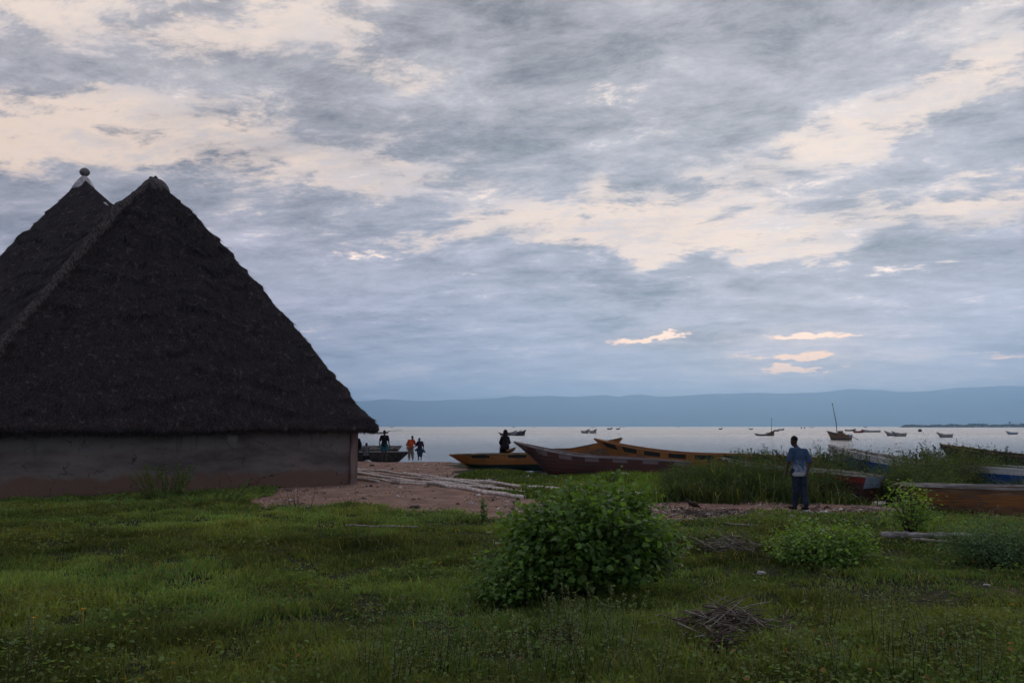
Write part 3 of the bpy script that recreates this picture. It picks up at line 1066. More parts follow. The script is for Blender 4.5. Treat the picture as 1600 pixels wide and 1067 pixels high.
def zz(py, Y):
    return at(800, py, Y).z


# beached boats, left to right
boat('wooden_boat', xy(640, 50.0), (-14.5, 50.8), 0.42, 0.55, 0.42, 0.6, 1.5, (M['wood_dark'], M['wood_dark'], M['wood_dark'], M['wood_dark'], M['wood_grey']),
     'long black boat on the left shore behind the person in teal shorts', zk=-0.30, rake=0.7, thwarts=5)
boat('wooden_boat', xy(628, 52.6), (-13.5, 53.2), 0.72, 0.85, 0.70, 0.6, 1.3, (M['wood_grey'], M['wood_dark'], M['wood_dark'], M['wood_dark'], M['wood_grey']),
     'second black boat lying in the water behind the long black one', zk=-0.36, rake=0.7, thwarts=4)
boat('wooden_boat', xy(703, 38.6), (4.6, 40.6), zz(710, 38.6), 0.75, 0.66, 0.75, 1.7, (M['p_orange'], M['p_orange'], M['p_green'], M['wood_brown'], M['p_yellow']),
     'orange boat with dark green bottom and black blocks, leftmost of the beached painted boats', zk=-0.20, rake=1.15, thwarts=5, blocks=(9, M['p_black'], 1), blunt=0.10)
boat('wooden_boat', xy(804, 34.4), xy(1078, 31.0), zz(690, 34.4), 0.62, 0.76, 0.75, 1.5, (M['p_mauve'], M['p_maroon'], M['p_maroon'], M['wood_grey'], M['p_mauve']),
     'maroon boat with faded mauve top plank, pointing left in the grass', zk=-0.10, rake=1.65, thwarts=5, blocks=(13, M['p_maroon'], 0), sheer_pow=1.5)
boat('wooden_boat', xy(971, 38.6), xy(828, 42.4), zz(684, 38.6), 0.78, 0.86, 0.7, 1.6, (M['p_orange'], M['wood_brown'], M['wood_brown'], M['wood_dark'], M['wood_brown']),
     'brown boat with its bow raised to the right, crossing behind the maroon boat', zk=-0.25, rake=1.2, thwarts=4, sheer_pow=1.3)
boat('wooden_boat', xy(929, 36.4), xy(1292, 30.6), zz(685, 36.4), 0.78, 0.86, 0.75, 1.5, (M['p_orange'], M['p_orange'], M['wood_brown'], M['wood_brown'], M['p_orange']),
     'long orange boat with black blocks along its top edge, bow raised to the left', zk=-0.15, rake=1.7, thwarts=6, blocks=(17, M['p_black'], 0), sheer_pow=1.9)
boat('wooden_boat', (7.4, 28.2), (10.45, 23.0), 0.90, 0.56, 0.66, 0.7, 1.25, (M['p_red'], M['p_maroon'], M['p_navy'], M['wood_grey'], M['wood_grey']),
     'red edged boat with a pale blue stern board over a navy bottom among the reeds', zk=-0.32, rake=0.9, thwarts=4, transom=0.62, srake=0.35)
boat('wooden_boat', xy(1305, 32.2), (16.7, 22.4), zz(697, 32.2), 0.64, 0.74, 0.7, 1.5, (M['p_white'], M['p_blue'], M['p_blue'], M['wood_grey'], M['p_white']),
     'blue boat with a chipped white top edge lying among the reeds', zk=-0.22, rake=0.9, thwarts=6, sheer_pow=1.7)
boat('wooden_boat', xy(1294, 36.6), (16.9, 27.4), zz(695, 36.6), 0.55, 0.66, 0.7, 1.4, (M['wood_grey'], M['wood_grey'], M['wood_dark'], M['wood_dark'], M['wood_grey']),
     'grey unpainted boat just beyond the blue and white boat', zk=-0.28, rake=0.8, thwarts=6, sheer_pow=1.5)
boat('wooden_boat', xy(1468, 38.0), (24.0, 28.0), zz(694, 38.0), 0.62, 0.72, 0.7, 1.5, (M['wood_dark'], M['p_green'], M['p_green'], M['wood_dark'], M['wood_brown']),
     'dark boat farthest right behind the reeds, its bow pointing left', zk=-0.28, rake=0.9, thwarts=6, sheer_pow=1.5)
boat('wooden_boat', (9.05, 18.75), (16.4, 17.6), 0.66, 0.62, 0.60, 0.7, 1.3, (M['wood_brown'], M['p_rust'], M['wood_brown'], M['wood_brown'], M['wood_grey']),
     'worn orange brown boat with a bare plank top edge at the right border', zk=-0.12, rake=0.75, thwarts=4, blunt=0.30, sheer_pow=1.6)


# boats moored out on the lake
def dist_for(py):
    return (CAMZ - WATER_Z) * FPX / (py - 666.0)


FB = 'small boats moored on the lake'
far = [  # px, waterline py, width px, height px, heading(0 = bow to the right, 180 = left, 90 = away), colour, label
    (586, 677.6, 19, 5, 175, 'wood_grey', 'moored boat nearest the hut roof with poles stuck out to its left'),
    (601, 677.6, 15, 5, 5, 'wood_grey', 'moored boat above the head of the person in teal shorts'),
    (788, 680.0, 18, 5, 180, 'wood_dark', 'lowest boat at the left of the moored cluster behind the seated person'),
    (799, 679.8, 16, 8, 20, 'wood_grey', 'second boat of the moored cluster behind the seated person'),
    (807, 679.8, 17, 8, 25, 'wood_grey', 'third boat of the moored cluster behind the seated person'),
    (814, 680.2, 10, 9, 35, 'wood_dark', 'rightmost boat of the moored cluster behind the seated person'),
    (915, 676.8, 13, 7, 25, 'wood_grey', 'left one of the close pair of dark boats above the maroon boat'),
    (927, 676.8, 10, 7, 40, 'wood_grey', 'right one of the close pair of dark boats above the maroon boat'),
    (953, 670.9, 9, 3.5, 0, 'wood_dark', 'left one of two tiny boats near the horizon above the crossed bows'),
    (966, 670.9, 7, 3, 0, 'wood_dark', 'right one of two tiny boats near the horizon above the crossed bows'),
    (1126, 671.0, 5, 3, 20, 'wood_dark', 'lone tiny boat left of the centre right water'),
    (1173, 671.2, 5, 3, 160, 'wood_dark', 'lone tiny boat above the reeds, right of the first tiny one'),
    (1188, 680.4, 8, 4, 160, 'wood_dark', 'small low boat just left of the smaller masted boat'),
    (1214, 673.8, 7, 4, 20, 'wood_brown', 'reddish boat just right of the smaller masted boat'),
    (1222, 672.0, 6, 3, 20, 'wood_dark', 'tiny boat touching the reddish one beyond the smaller masted boat'),
    (1329, 673.4, 20, 4, 10, 'wood_brown', 'long low boat just right of the tall mast'),
    (1342, 676.0, 18, 5, 0, 'p_red', 'faded red boat right of the tall mast'),
    (1360, 675.2, 30, 5, 178, 'wood_grey', 'long grey boat at the right end of the row by the tall mast'),
    (1392, 680.6, 17, 8, 172, 'wood_grey', 'left one of two pale boats moored side by side'),
    (1404, 681.2, 18, 8, 168, 'wood_grey', 'right one of two pale boats moored side by side'),
    (1437, 674.4, 8, 4.5, 60, 'wood_dark', 'small dark boat seen end on below the wooded headland'),
    (1475, 682.8, 22, 8, 172, 'wood_grey', 'single grey boat with raised bow below the headland'),
    (1580, 678.4, 17, 5.5, 172, 'p_paleblue', 'pale boat moored farthest right'),
]
for (px, py, w, h, hd, c, lab) in far:
    D = dist_for(py)
    sc = D / FPX
    cx, cy = xy(px, D)
    a = math.radians(hd)
    beam = 1.5
    W = w * sc
    # length that gives this width at this heading
    L = max(3.2, min(11.0, (W - abs(math.sin(a)) * beam) / max(0.25, abs(math.cos(a)))))
    hh = h * sc
    bow = (cx + math.cos(a) * L / 2, cy + math.sin(a) * L / 2)
    st = (cx - math.cos(a) * L / 2, cy - math.sin(a) * L / 2)
    hh = min(hh, 2.0)
    boat('moored_boat', bow, st, WATER_Z + hh, WATER_Z + hh * 0.62, WATER_Z + hh * 0.52, 0.6, beam, (M[c], M[c], M['wood_dark'], M['wood_dark'], M[c]),
         lab, 'boat', FB, rake=0.8, thwarts=0, nst=10, parts=D < 230, zk=WATER_Z - 0.15, transom=0.5, sheer_pow=1.3)

# dots along the horizon
hz = [(612, 0.8, 6), (803, 1.0, 4), (835, 0.7, 3), (926, 0.7, 6), (970, 0.8, 3), (975, 0.7, 3), (1061, 0.7, 4), (1252, 2.0, 1.6), (1257, 2.2, 2), (1268, 0.7, 8), (1352, 1.2, 6)]
for (px, hpx, w) in hz:
    D = 1500.0 if px not in (1252, 1257) else 780.0
    sc = D / FPX
    cx, cy = xy(px, D)
    L = w * sc
    boat('distant_boat', (cx + L / 2, cy), (cx - L / 2, cy), WATER_Z + max(1.2, hpx * sc * 1.6), WATER_Z + max(0.8, hpx * sc), WATER_Z + max(0.7, hpx * sc * 0.8), 0.6, 1.8,
         (M['wood_dark'],) * 5, 'tiny dark boat seen as a speck on the lake horizon', 'boat', 'boats seen as specks on the horizon', parts=False, nst=8, zk=WATER_Z - 0.1, thwarts=0, transom=0.5)


def mast_boat(px, py, w, h, hd, top, label, big):
    D = dist_for(py); sc = D / FPX
    cx, cy = xy(px, D)
    a = math.radians(hd)
    L = 4.8 if big else 3.4
    bow = (cx + math.cos(a) * L / 2, cy + math.sin(a) * L / 2)
    st = (cx - math.cos(a) * L / 2, cy - math.sin(a) * L / 2)
    hh = h * sc
    r = boat('masted_boat', bow, st, WATER_Z + hh, WATER_Z + hh * 0.6, WATER_Z + hh * 0.58, 0.6, 1.7 if big else 1.1, (M['wood_brown'], M['wood_brown'], M['wood_dark'], M['wood_dark'], M['wood_brown']),
             label, 'masted boat', None, rake=1.0, thwarts=3, nst=14, zk=WATER_Z - 0.2, transom=0.5, sheer_pow=1.2)
    zt = at(px, top, D).z - (WATER_Z - 0.2)
    mb = MB()
    mb.tube([(0.3, 0, 0.1), (0.3 + 0.02 * zt, 0.0, zt * 0.5), (0.3 + 0.1 * zt, 0.02 * zt, zt)], [0.07, 0.06, 0.04], 6)
    ms = mb.build('mast', M['wood_dark'], r)
    mb = MB()
    mb.add([(0.3 + 0.1 * zt + dx, 0.02 * zt + dy, zt + dz) for dx, dy, dz in ((-.1, -.1, -.1), (.1, -.1, -.1), (.1, .1, -.1), (-.1, .1, -.1), (0, 0, .18))], [(0, 1, 4), (1, 2, 4), (2, 3, 4), (3, 0, 4), (3, 2, 1, 0)])
    mb.build('masthead_float', M['wood_dark'], ms)
    if big:
        mb = MB()
        mb.box((-0.35, 0.0, hh * 0.80), (0.6, 0.7, 1.0), .2); mb.box((-1.2, 0.2, hh * 0.65), (0.4, 0.35, 0.7), 0.4)
        mb.build('deck_load', M['wood_brown'], r, smooth=False)
        mb = MB()
        mb.tube([(-1.9, 0, 1.1), (-3.6, -0.3, 0.25)], 0.05, 5)
        mb.build('steering_oar', M['wood_brown'], r)
    return r


mast_boat(1310, 687.0, 26, 14, 118, 631, 'large wooden boat with a tall leaning mast beyond the reeds', True)
mast_boat(1204, 680.4, 14, 8, 40, 654, 'smaller wooden boat with a thin upright mast', False)
# poles stuck out from the boat by the hut
for (x0, y0, x1, y1, lab) in ((566, 674.6, 578, 673.6, 'thin pole sticking out left from the moored boats near the hut roof'), (606, 673.0, 629, 672.2, 'long thin pole sticking out right from the moored boats near the hut roof')):
    D = 235.0
    mb = MB(); mb.tube([at(x0, y0, D), at(x1, y1, D)], 0.07, 5)
    tag(mb.build('pole', M['wood_grey']), lab, 'pole')


# wooded headland
def build_headland():
    D = 1650.0
    m_ = leafmat('headland_trees', (0.05, 0.07, 0.05, 1), 0.1, 0.8, 0.1)
    land = simple('headland', (0.06, 0.055, 0.045, 1), (0.09, 0.08, 0.06, 1), 0.05, bump=0)
    W = 200
    xs = np.linspace(xy(1412, D)[0], 2600, W)
    V = []
    for k in range(6):
        f = k / 5
        z = WATER_Z + (-0.6 if k in (0, 5) else 0.9)
        V.append(np.stack([xs + (0 if 1 else 0), D - 12 + f * (40 + (xs - xs[0]) * 0.35) + (fbm(xs * 0.03, xs * 0 + k, 3) - .5) * 14, xs * 0 + z], -1))
    V[0][0] = V[-1][0]
    V = np.array(V).reshape(-1, 3)
    i = (np.arange(W - 1)[None, :] + np.arange(5)[:, None] * W).ravel()
    tag(npmesh('headland', V, np.stack([i, i + 1, i + 1 + W, i + W], -1), None, land), kind='structure')
    # leaf clumps spread through crowns of many heights
    n = 16000
    cx = xs[0] + 8 + rng.random(n) ** 1.15 * 1500
    cell = np.floor(cx / 9.0)
    hgt = 3.0 + 4.2 * vnoise(cell * 0.9, cell * 0, 8) + 1.5 * np.interp(cx, [xs[0], xs[0] + 110, xs[0] + 260, 2500], [-1.3, 0.1, 0.9, 2.0])
    y = D + rng.random(n) * 26
    z = WATER_Z + 0.5 + hgt * rng.random(n) ** 0.6
    c = np.stack([cx, y, z], -1)
    d1 = rng.normal(0, 1, (n, 3)); d1 /= np.linalg.norm(d1, axis=1, keepdims=True)
    d2 = np.cross(d1, rng.normal(0, 1, (n, 3))); d2 /= np.linalg.norm(d2, axis=1, keepdims=True)
    s = rng.uniform(0.7, 1.6, n)[:, None]
    V = np.stack([c - d1 * s, c + d2 * s, c + d1 * s, c - d2 * s * 0.7], 1).reshape(-1, 3)
    tint = np.repeat(rng.uniform(0.6, 1.3, (n, 1)), 4, 0) * np.ones((1, 3))
    tag(npmesh('headland_wood', V, np.arange(n * 4).reshape(-1, 4), None, m_, col=tint), kind='stuff')
    bark = M['wood_dark']

    def far_tree(px, top, label, r):
        cx_, cy_ = xy(px, D + 5)
        zt = at(px, top, D + 5).z
        root = empty('headland_tree', (cx_, cy_, WATER_Z + 0.6))
        tag(root, label, 'tree')
        h = zt - WATER_Z - 0.6
        mb = MB(); mb.tube([(0, 0, 0), (0.2, 0, h * 0.5), (0, 0, h * 0.85)], [0.35, 0.28, 0.15], 6)
        mb.build('trunk', bark, root)
        k = 260
        p = rng.normal(0, 1, (k, 3)); p /= np.linalg.norm(p, axis=1, keepdims=True)
        p = p * (rng.random((k, 1)) ** 0.4) * np.array([r, r, r * 0.6]) + np.array([0, 0, h - r * 0.6])
        d1 = rng.normal(0, 1, (k, 3)); d1 /= np.linalg.norm(d1, axis=1, keepdims=True)
        d2 = np.cross(d1, rng.normal(0, 1, (k, 3))); d2 /= np.linalg.norm(d2, axis=1, keepdims=True)
        V = np.stack([p - d1 * .5, p + d2 * .5, p + d1 * .5, p - d2 * .4], 1).reshape(-1, 3)
        npmesh('crown', V, np.arange(k * 4).reshape(-1, 4), None, m_, root, col=np.repeat(rng.uniform(.6, 1.3, (k, 1)), 4, 0) * np.ones((1, 3)))
    far_tree(1578, 659, 'single tall tree rising above the wooded headland', 2.2)
    far_tree(1424, 664.5, 'small tree at the left tip of the headland', 2.0)
    far_tree(1597, 661.5, 'broad tree on the headland at the right border', 6.0)


build_headland()


# ------------------------------------------------------------------ green things
def unit(a):
    return a / (np.linalg.norm(a, axis=1, keepdims=True) + 1e-9)


def blade_arrays(P, h, w, lean, curl=0.35):
    """P (n,3) roots; h, w (n,); lean (n,2) horizontal tip offset as a share of the height"""
    n = len(P)
    a = rng.random(n) * 2 * math.pi
    s = np.stack([np.cos(a), np.sin(a), a * 0], -1) * w[:, None]
    l3 = np.concatenate([lean, np.zeros((n, 1))], 1) * h[:, None]
    up = np.zeros((n, 3)); up[:, 2] = h
    mid = P + up * 0.55 + l3 * 0.28
    tip = P + up * (1 - curl * np.linalg.norm(lean, axis=1, keepdims=True)) + l3
    V = np.stack([P - s, P + s, mid + s * 0.75, mid - s * 0.75, tip], 1).reshape(-1, 3)
    b = np.arange(n)[:, None] * 5
    return V, b + np.array([[0, 1, 2, 3]]), b + np.array([[3, 2, 4]])


def leaf_arrays(C, d, nrm, L, W, fold=0.25):
    """C leaf base (n,3), d direction, nrm approx normal, L length, W half width"""
    d = unit(d)
    s = unit(np.cross(d, nrm)); u = np.cross(s, d)
    L = L[:, None]; W = W[:, None]
    droop = -0.18 * L * u
    V = np.stack([C, C + d * L * .28 + s * W * .95 + u * W * fold, C + d * L * .68 + s * W * .85 + u * W * fold + droop * .4, C + d * L + droop,
                  C + d * L * .68 - s * W * .85 + u * W * fold + droop * .4, C + d * L * .28 - s * W * .95 + u * W * fold], 1).reshape(-1, 3)
    b = np.arange(len(C))[:, None] * 6
    return V, np.concatenate([b + np.array([[0, 1, 2, 3]]), b + np.array([[0, 3, 4, 5]])])


def rep(t, k):
    return np.repeat(t, k, 0)


G_GRASS = leafmat('grass_blade', (0.148, 0.208, 0.056, 1), 0.40, 0.60, 0.12)
G_LEAF = leafmat('shrub_leaf', (0.115, 0.205, 0.044, 1), 0.45, 0.38, 0.35)
G_WEED = leafmat('weed_leaf', (0.165, 0.215, 0.075, 1), 0.40, 0.60, 0.15)
G_REED = leafmat('reed_blade', (0.050, 0.080, 0.030, 1), 0.30, 0.60, 0.20)
M['twig'] = simple('twig_bark', (0.07, 0.05, 0.04, 1), (0.16, 0.125, 0.10, 1), 12, bump=0.3)
M['twig_pale'] = simple('dry_stick', (0.15, 0.12, 0.10, 1), (0.36, 0.31, 0.27, 1), 9, bump=0.3)
M['stem_green'] = simple('green_stem', (0.045, 0.06, 0.025, 1), (0.08, 0.09, 0.04, 1), 10, bump=0.1)


def field(n, y0, y1, power=0.0, spread=0.72, pad=1.0):
    """random ground points filling the cone of view (and a margin each side)"""
    if power == 0:
        y = y0 * (y1 / y0) ** rng.random(n)
    else:
        y = (y0 ** power + (y1 ** power - y0 ** power) * rng.random(n)) ** (1 / power)
    x = (rng.random(n) * 2 - 1) * (spread * y + pad)
    return x, y


def build_grass():
    n = 640000
    x, y = field(n, 4.2, 27.0, 0.45)
    dm = dirtmask(x, y)
    keep = (rng.random(n) > dm * 1.25) & (y < shore(x) - 0.6)
    # not inside the hut
    inside = (y - 28.3) > (x + 5.6) * (28.3 - 21.48) / (-5.6 + 15.02) - 0.1
    keep &= ~(inside & (x < -5.4))
    patch = fbm(x * 0.55, y * 0.55, 40, 4)
    fine = fbm(x * 2.4, y * 2.4, 44, 3)
    keep &= rng.random(n) < np.clip(0.50 + (fine - 0.42) * 3.4, 0.12, 1)
    x, y, patch, fine = x[keep], y[keep], patch[keep], fine[keep]
    n = len(x)
    z = terrain(x, y)
    h = (0.040 + 0.060 * rng.random(n) ** 1.5) * (0.6 + patch * 0.9) * (0.6 + fine * 0.8) + 0.0012 * y
    h *= np.where(y < 9, 1.25, 1.0)
    h *= 0.45 + 2.0 * np.clip(fbm(x * 1.7, y * 1.7, 47, 3) - 0.22, 0, 1) + 0.8 * (rng.random(n) < 0.015)
    w = 0.0018 + 0.00058 * y
    lean = rng.normal(0, 0.55, (n, 2))
    V, Q, T = blade_arrays(np.stack([x, y, z - 0.01], -1), h, w, lean)
    # real differences of kind: lush, yellowish, dry blades
    t = rng.uniform(0.55, 1.25, n)[:, None] * np.ones((1, 3))
    hue = np.clip((patch - 0.5) * 3.2 + rng.normal(0, 0.35, n), -1, 1)[:, None]
    t = t * (1 + hue * np.array([[0.30, 0.04, -0.05]]))
    big = fbm(x * 0.16, y * 0.30, 55, 3)[:, None]
    t = t * (0.50 + 0.95 * np.clip((big - 0.28) * 2.1, 0, 1))
    tus = fbm(x * 1.3, y * 1.3, 58, 3)[:, None]
    t = t * (0.70 + 0.60 * np.clip((tus - 0.30) * 2.5, 0, 1)) * np.array([[1.0, 1.0, 1.0]])
    dry = rng.random(n) < 0.05 + 0.10 * (patch < 0.42)
    t[dry] = np.array([2.4, 1.45, 1.9]) * rng.uniform(0.5, 1.0, (dry.sum(), 1))
    o = npmesh('grass', V, Q, T, G_GRASS, col=rep(t, 5))
    tag(o, kind='stuff')
    # broad-leaved low weeds woven through the grass
    n = 90000
    x, y = field(n, 4.3, 24.0, 0.35)
    pat = fbm(x * 0.9, y * 0.9, 60, 3)
    rgt = np.exp(-((x - 4.8) / 2.2) ** 2 - ((y - 6.8) / 1.4) ** 2)
    lft = np.exp(-((y - 5.6) / 1.5) ** 2)
    edge = np.exp(-((y - np.interp(x, [-8, -3, 1, 4], [19.5, 18.6, 17.5, 17])) / 0.6) ** 2)
    pr = np.clip((pat - 0.52) * 5, 0, 1) * 0.6 + lft * 0.65 + rgt * 0.9 + edge * 0.8
    keep = (rng.random(n) < pr) & (dirtmask(x, y) < 0.5) & ~(((y - 28.3) > (x + 5.6) * 0.724 - 0.1) & (x < -5.4)) & (y < shore(x) - 1)
    x, y = x[keep], y[keep]; n = len(x)
    z = terrain(x, y) + 0.01 + rng.random(n) ** 1.5 * (0.13 + 0.10 * np.exp(-((x - 4.8) / 2.2) ** 2 - ((y - 6.8) / 1.4) ** 2))
    a = rng.random(n) * 2 * math.pi
    d = np.stack([np.cos(a), np.sin(a), rng.normal(0.15, 0.35, n)], -1)
    nn = np.stack([rng.normal(0, 0.4, n), rng.normal(0, 0.4, n), np.ones(n)], -1)
    L = rng.uniform(0.016, 0.042, n) * (1 + 0.05 * y)
    V, Q = leaf_arrays(np.stack([x, y, z], -1), d, nn, L, L * rng.uniform(.3, .45, n))
    t = rng.uniform(0.5, 1.35, n)[:, None] * np.array([[0.95, 1.05, 0.9]])
    red = rng.random(n) < 0.05
    t[red] *= np.array([1.7, 0.7, 0.8])
    o = npmesh('low_weeds', V, Q, None, G_WEED, col=rep(t, 6))
    tag(o, kind='stuff')


def build_shore_grass():
    """bright and dark grass between the earth and the boats, and the reed bed on the right"""
    n = 150000
    px = rng.uniform(690, 1640, n)
    # base position along each bearing
    lo = np.interp(px, [690, 740, 800, 900, 1000, 1060, 1150, 1300, 1400, 1640], [25.8, 25.2, 23.2, 21.6, 20.9, 21.5, 21.0, 20.6, 20.6, 20.2])
    hi = np.interp(px, [690, 720, 760, 850, 1000, 1060, 1200, 1300, 1400, 1640], [27, 33, 37.0, 34.0, 31.8, 31.0, 31.5, 31.0, 31.0, 30.0])
    y = lo + (hi - lo) * rng.random(n)
    x = (px - 800) / FPX * y
    y = y + rng.normal(0, 0.2, n)
    hb = np.interp(px, [690, 740, 800, 880, 960, 1010, 1060, 1100, 1200, 1290, 1330, 1380, 1430, 1500, 1640],
                   [0.10, 0.16, 0.22, 0.26, 0.34, 0.50, 0.72, 0.88, 0.96, 0.80, 0.50, 0.70, 1.20, 1.20, 1.15])
    cl = fbm(x * 0.8, y * 0.8, 70, 3)
    keep = rng.random(n) < np.clip(0.34 + (cl - 0.45) * 4.5, 0.05, 1)
    # open water and boat ends left free
    keep &= ~((px > 1325) & (px < 1405) & (y < 24.3) & (y > 20.6))
    bx, by = 8.9, 25.6
    keep &= ~((np.abs((x - 10.0) * 0.86 + (y - 23.7) * 0.50) < 0.62) & (y > 22.6) & (y < 25.4))
    # the brown boat in front
    keep &= ~((x > 8.9) & (y < 20.2))
    x, y, hb, cl, px = x[keep], y[keep], hb[keep], cl[keep], px[keep]
    n = len(x)
    z = np.maximum(terrain(x, y), WATER_Z - 0.12)
    h = hb * rng.uniform(0.25, 1.1, n) * (0.25 + np.clip(fbm(x * 0.55, y * 0.3, 73, 3) - 0.2, 0, 1) * 1.7)
    reedy = px > 1030
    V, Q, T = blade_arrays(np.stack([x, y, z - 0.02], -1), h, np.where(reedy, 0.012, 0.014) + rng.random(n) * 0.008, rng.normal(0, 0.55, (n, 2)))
    t = rng.uniform(0.45, 1.3, n)[:, None] * np.where(reedy[:, None], np.array([[0.55, 0.62, 0.75]]), np.array([[1.05, 1.15, 0.75]]))
    g = np.exp(-((px - 960) / 90) ** 2)[:, None]
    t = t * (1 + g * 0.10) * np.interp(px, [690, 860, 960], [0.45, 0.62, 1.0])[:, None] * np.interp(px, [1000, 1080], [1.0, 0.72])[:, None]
    br = np.clip((fbm(x * 0.7, y * 0.7, 79, 3) - 0.52) * 6, 0, 1)[:, None] * (px > 1030)[:, None]
    t = t * (1 + br * np.array([[0.9, 0.25, 0.2]]))
    dry = rng.random(n) < 0.05
    t[dry] = np.array([2.6, 2.0, 2.2]) * rng.uniform(0.5, 1.1, (dry.sum(), 1))
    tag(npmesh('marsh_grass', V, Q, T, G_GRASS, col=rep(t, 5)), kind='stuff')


def stem_weed_arrays(cx, cy, cz, n_st, H, spread, leafL, per, rs, tip_cluster=0.5):
    """thin branching stems with small leaves, thicker clusters at the tips; returns leaf arrays and stem tubes"""
    Cs, Ds, Ns, Ls = [], [], [], []
    tubes = []
    for k in range(n_st):
        a = rs.uniform(0, 2 * math.pi); r = spread * math.sqrt(rs.random()) * 0.5
        b = np.array([cx + math.cos(a) * r, cy + math.sin(a) * r, cz])
        h = H * rs.uniform(0.6, 1.05)
        tip = b + np.array([math.cos(a) * spread * rs.uniform(0.1, 0.6) + rs.uniform(-.06, .06), math.sin(a) * spread * rs.uniform(0.1, .6), h])
        mid = (b + tip) / 2 + np.array([rs.uniform(-.05, .05), rs.uniform(-.05, .05), h * 0.05])
        tubes.append(([b, mid, tip], h))
        for q in range(per):
            f = 1 - (rs.random() ** (1.0 + tip_cluster)) * 0.85
            p = b * (1 - f) ** 2 + 2 * mid * f * (1 - f) + tip * f * f
            an = rs.uniform(0, 2 * math.pi)
            d = np.array([math.cos(an), math.sin(an), rs.uniform(-0.2, 0.9)])
            Cs.append(p + d * 0.004); Ds.append(d); Ns.append([rs.gauss(0, .4), rs.gauss(0, .4), 1]); Ls.append(leafL * rs.uniform(0.6, 1.3) * (1.1 - 0.35 * f))
    return Cs, Ds, Ns, Ls, tubes


def weed(name, x, y, n_st, H, spread, leafL, per, label, cat, group=None, m=None, tint=(1, 1, 1), seed=0, wr=0.36, stem_r=0.004, stem_m=None, z=None, tipc=0.5):
    rs = random.Random(seed)
    z0 = tz(x, y) - 0.01 if z is None else z
    root = empty(name, (x, y, z0))
    tag(root, label, cat, group)
    Cs, Ds, Ns, Ls, tubes = stem_weed_arrays(0, 0, 0, n_st, H, spread, leafL, per, rs, tipc)
    mb = MB()
    for pts, h in tubes:
        mb.tube(pts, [stem_r * 1.3, stem_r, stem_r * .6], 4)
    mb.build('stem', stem_m or M['stem_green'], root)
    if per:
        L = np.array(Ls)
        V, Q = leaf_arrays(np.array(Cs), np.array(Ds), np.array(Ns, dtype=float), L, L * wr)
        t = rng.uniform(.55, 1.3, (len(L), 1)) * np.array([tint])
        npmesh('foliage', V, Q, None, m or G_WEED, root, col=rep(t, 6))
    return root


def shrub(name, x, y, rx, ry, H, nst, per, leafL, label, cat, tint=(1, 1, 1), seed=0, lump=0.30, sprigs=(), wr=0.42, spread=0.09, m=None):
    """stems fan from the root to an uneven crown; the leaves sit along their outer halves"""
    rs = random.Random(seed)
    z0 = max(tz(x, y), WATER_Z) - 0.02
    root = empty(name, (x, y, z0))
    tag(root, label, cat)
    mb = MB()
    C, Dd, Nn, LL, TT = [], [], [], [], []
    cc = np.array([0, 0, H * 0.42])
    ends = []
    for k in range(nst):
        u = rs.random() ** 0.75
        a = rs.uniform(0, 2 * math.pi)
        ph = math.acos(1 - u * 1.12)
        d = Vector((math.sin(ph) * math.cos(a), math.sin(ph) * math.sin(a), math.cos(ph)))
        r = 1 + lump * 2.0 * mnoise.noise(Vector((d.x * 2.1 + seed, d.y * 2.1, d.z * 2.1))) + rs.uniform(-.12, .10)
        e = cc + np.array([d.x * rx * r, d.y * ry * r, d.z * H * 0.56 * r])
        e[2] = max(e[2], 0.05)
        ends.append((e, 1.0))
    for (sx, sy, sz) in sprigs:
        ends.append((np.array([sx, sy, sz]), 0.12))
    for e, dens in ends:
        b = np.array([rs.uniform(-.1, .1) * rx, rs.uniform(-.1, .1) * ry, 0.0])
        mid = b * 0.45 + e * 0.55 + np.array([0, 0, H * 0.14])
        mid[2] = max(mid[2], 0.08)
        mb.tube([b, (b + mid) / 2 + np.array([0, 0, .03]), mid, e], [0.012, 0.009, 0.006, 0.003], 4)
        kk = int(per * (dens if dens == 1 else 0.35))
        tb = rs.uniform(0.75, 1.2)
        for q in range(kk):
            f = 1 - 0.62 * rs.random() ** 1.5
            p = b * (1 - f) ** 2 + 2 * mid * f * (1 - f) + e * f * f
            sp = spread * (1.3 if dens == 1 else 0.35)
            p = p + np.array([rs.gauss(0, sp), rs.gauss(0, sp), rs.gauss(0, sp * 0.8)])
            if p[2] < 0.01: p[2] = 0.01 + rs.random() * .05
            o = p - cc * 0.7
            d = o / (np.linalg.norm(o) + 1e-6) * 0.7 + np.array([rs.gauss(0, .6), rs.gauss(0, .6), rs.gauss(-0.15, .5)])
            C.append(p); Dd.append(d)
            Nn.append(o / (np.linalg.norm(o) + 1e-6) * 0.5 + np.array([rs.gauss(0, .4), rs.gauss(0, .4), 0.9]))
            LL.append(leafL * rs.uniform(0.55, 1.25)); TT.append(tb * rs.uniform(0.55, 1.3) * (1.9 if rs.random() < .05 else 1))
    mb.build('branches', M['twig'], root)
    L = np.array(LL)
    V, Q = leaf_arrays(np.array(C), np.array(Dd), np.array(Nn), L, L * wr)
    t = np.array(TT)[:, None] * np.array([tint])
    npmesh('foliage', V, Q, None, m or G_LEAF, root, col=rep(t, 6))
    return root


build_grass()
build_shore_grass()

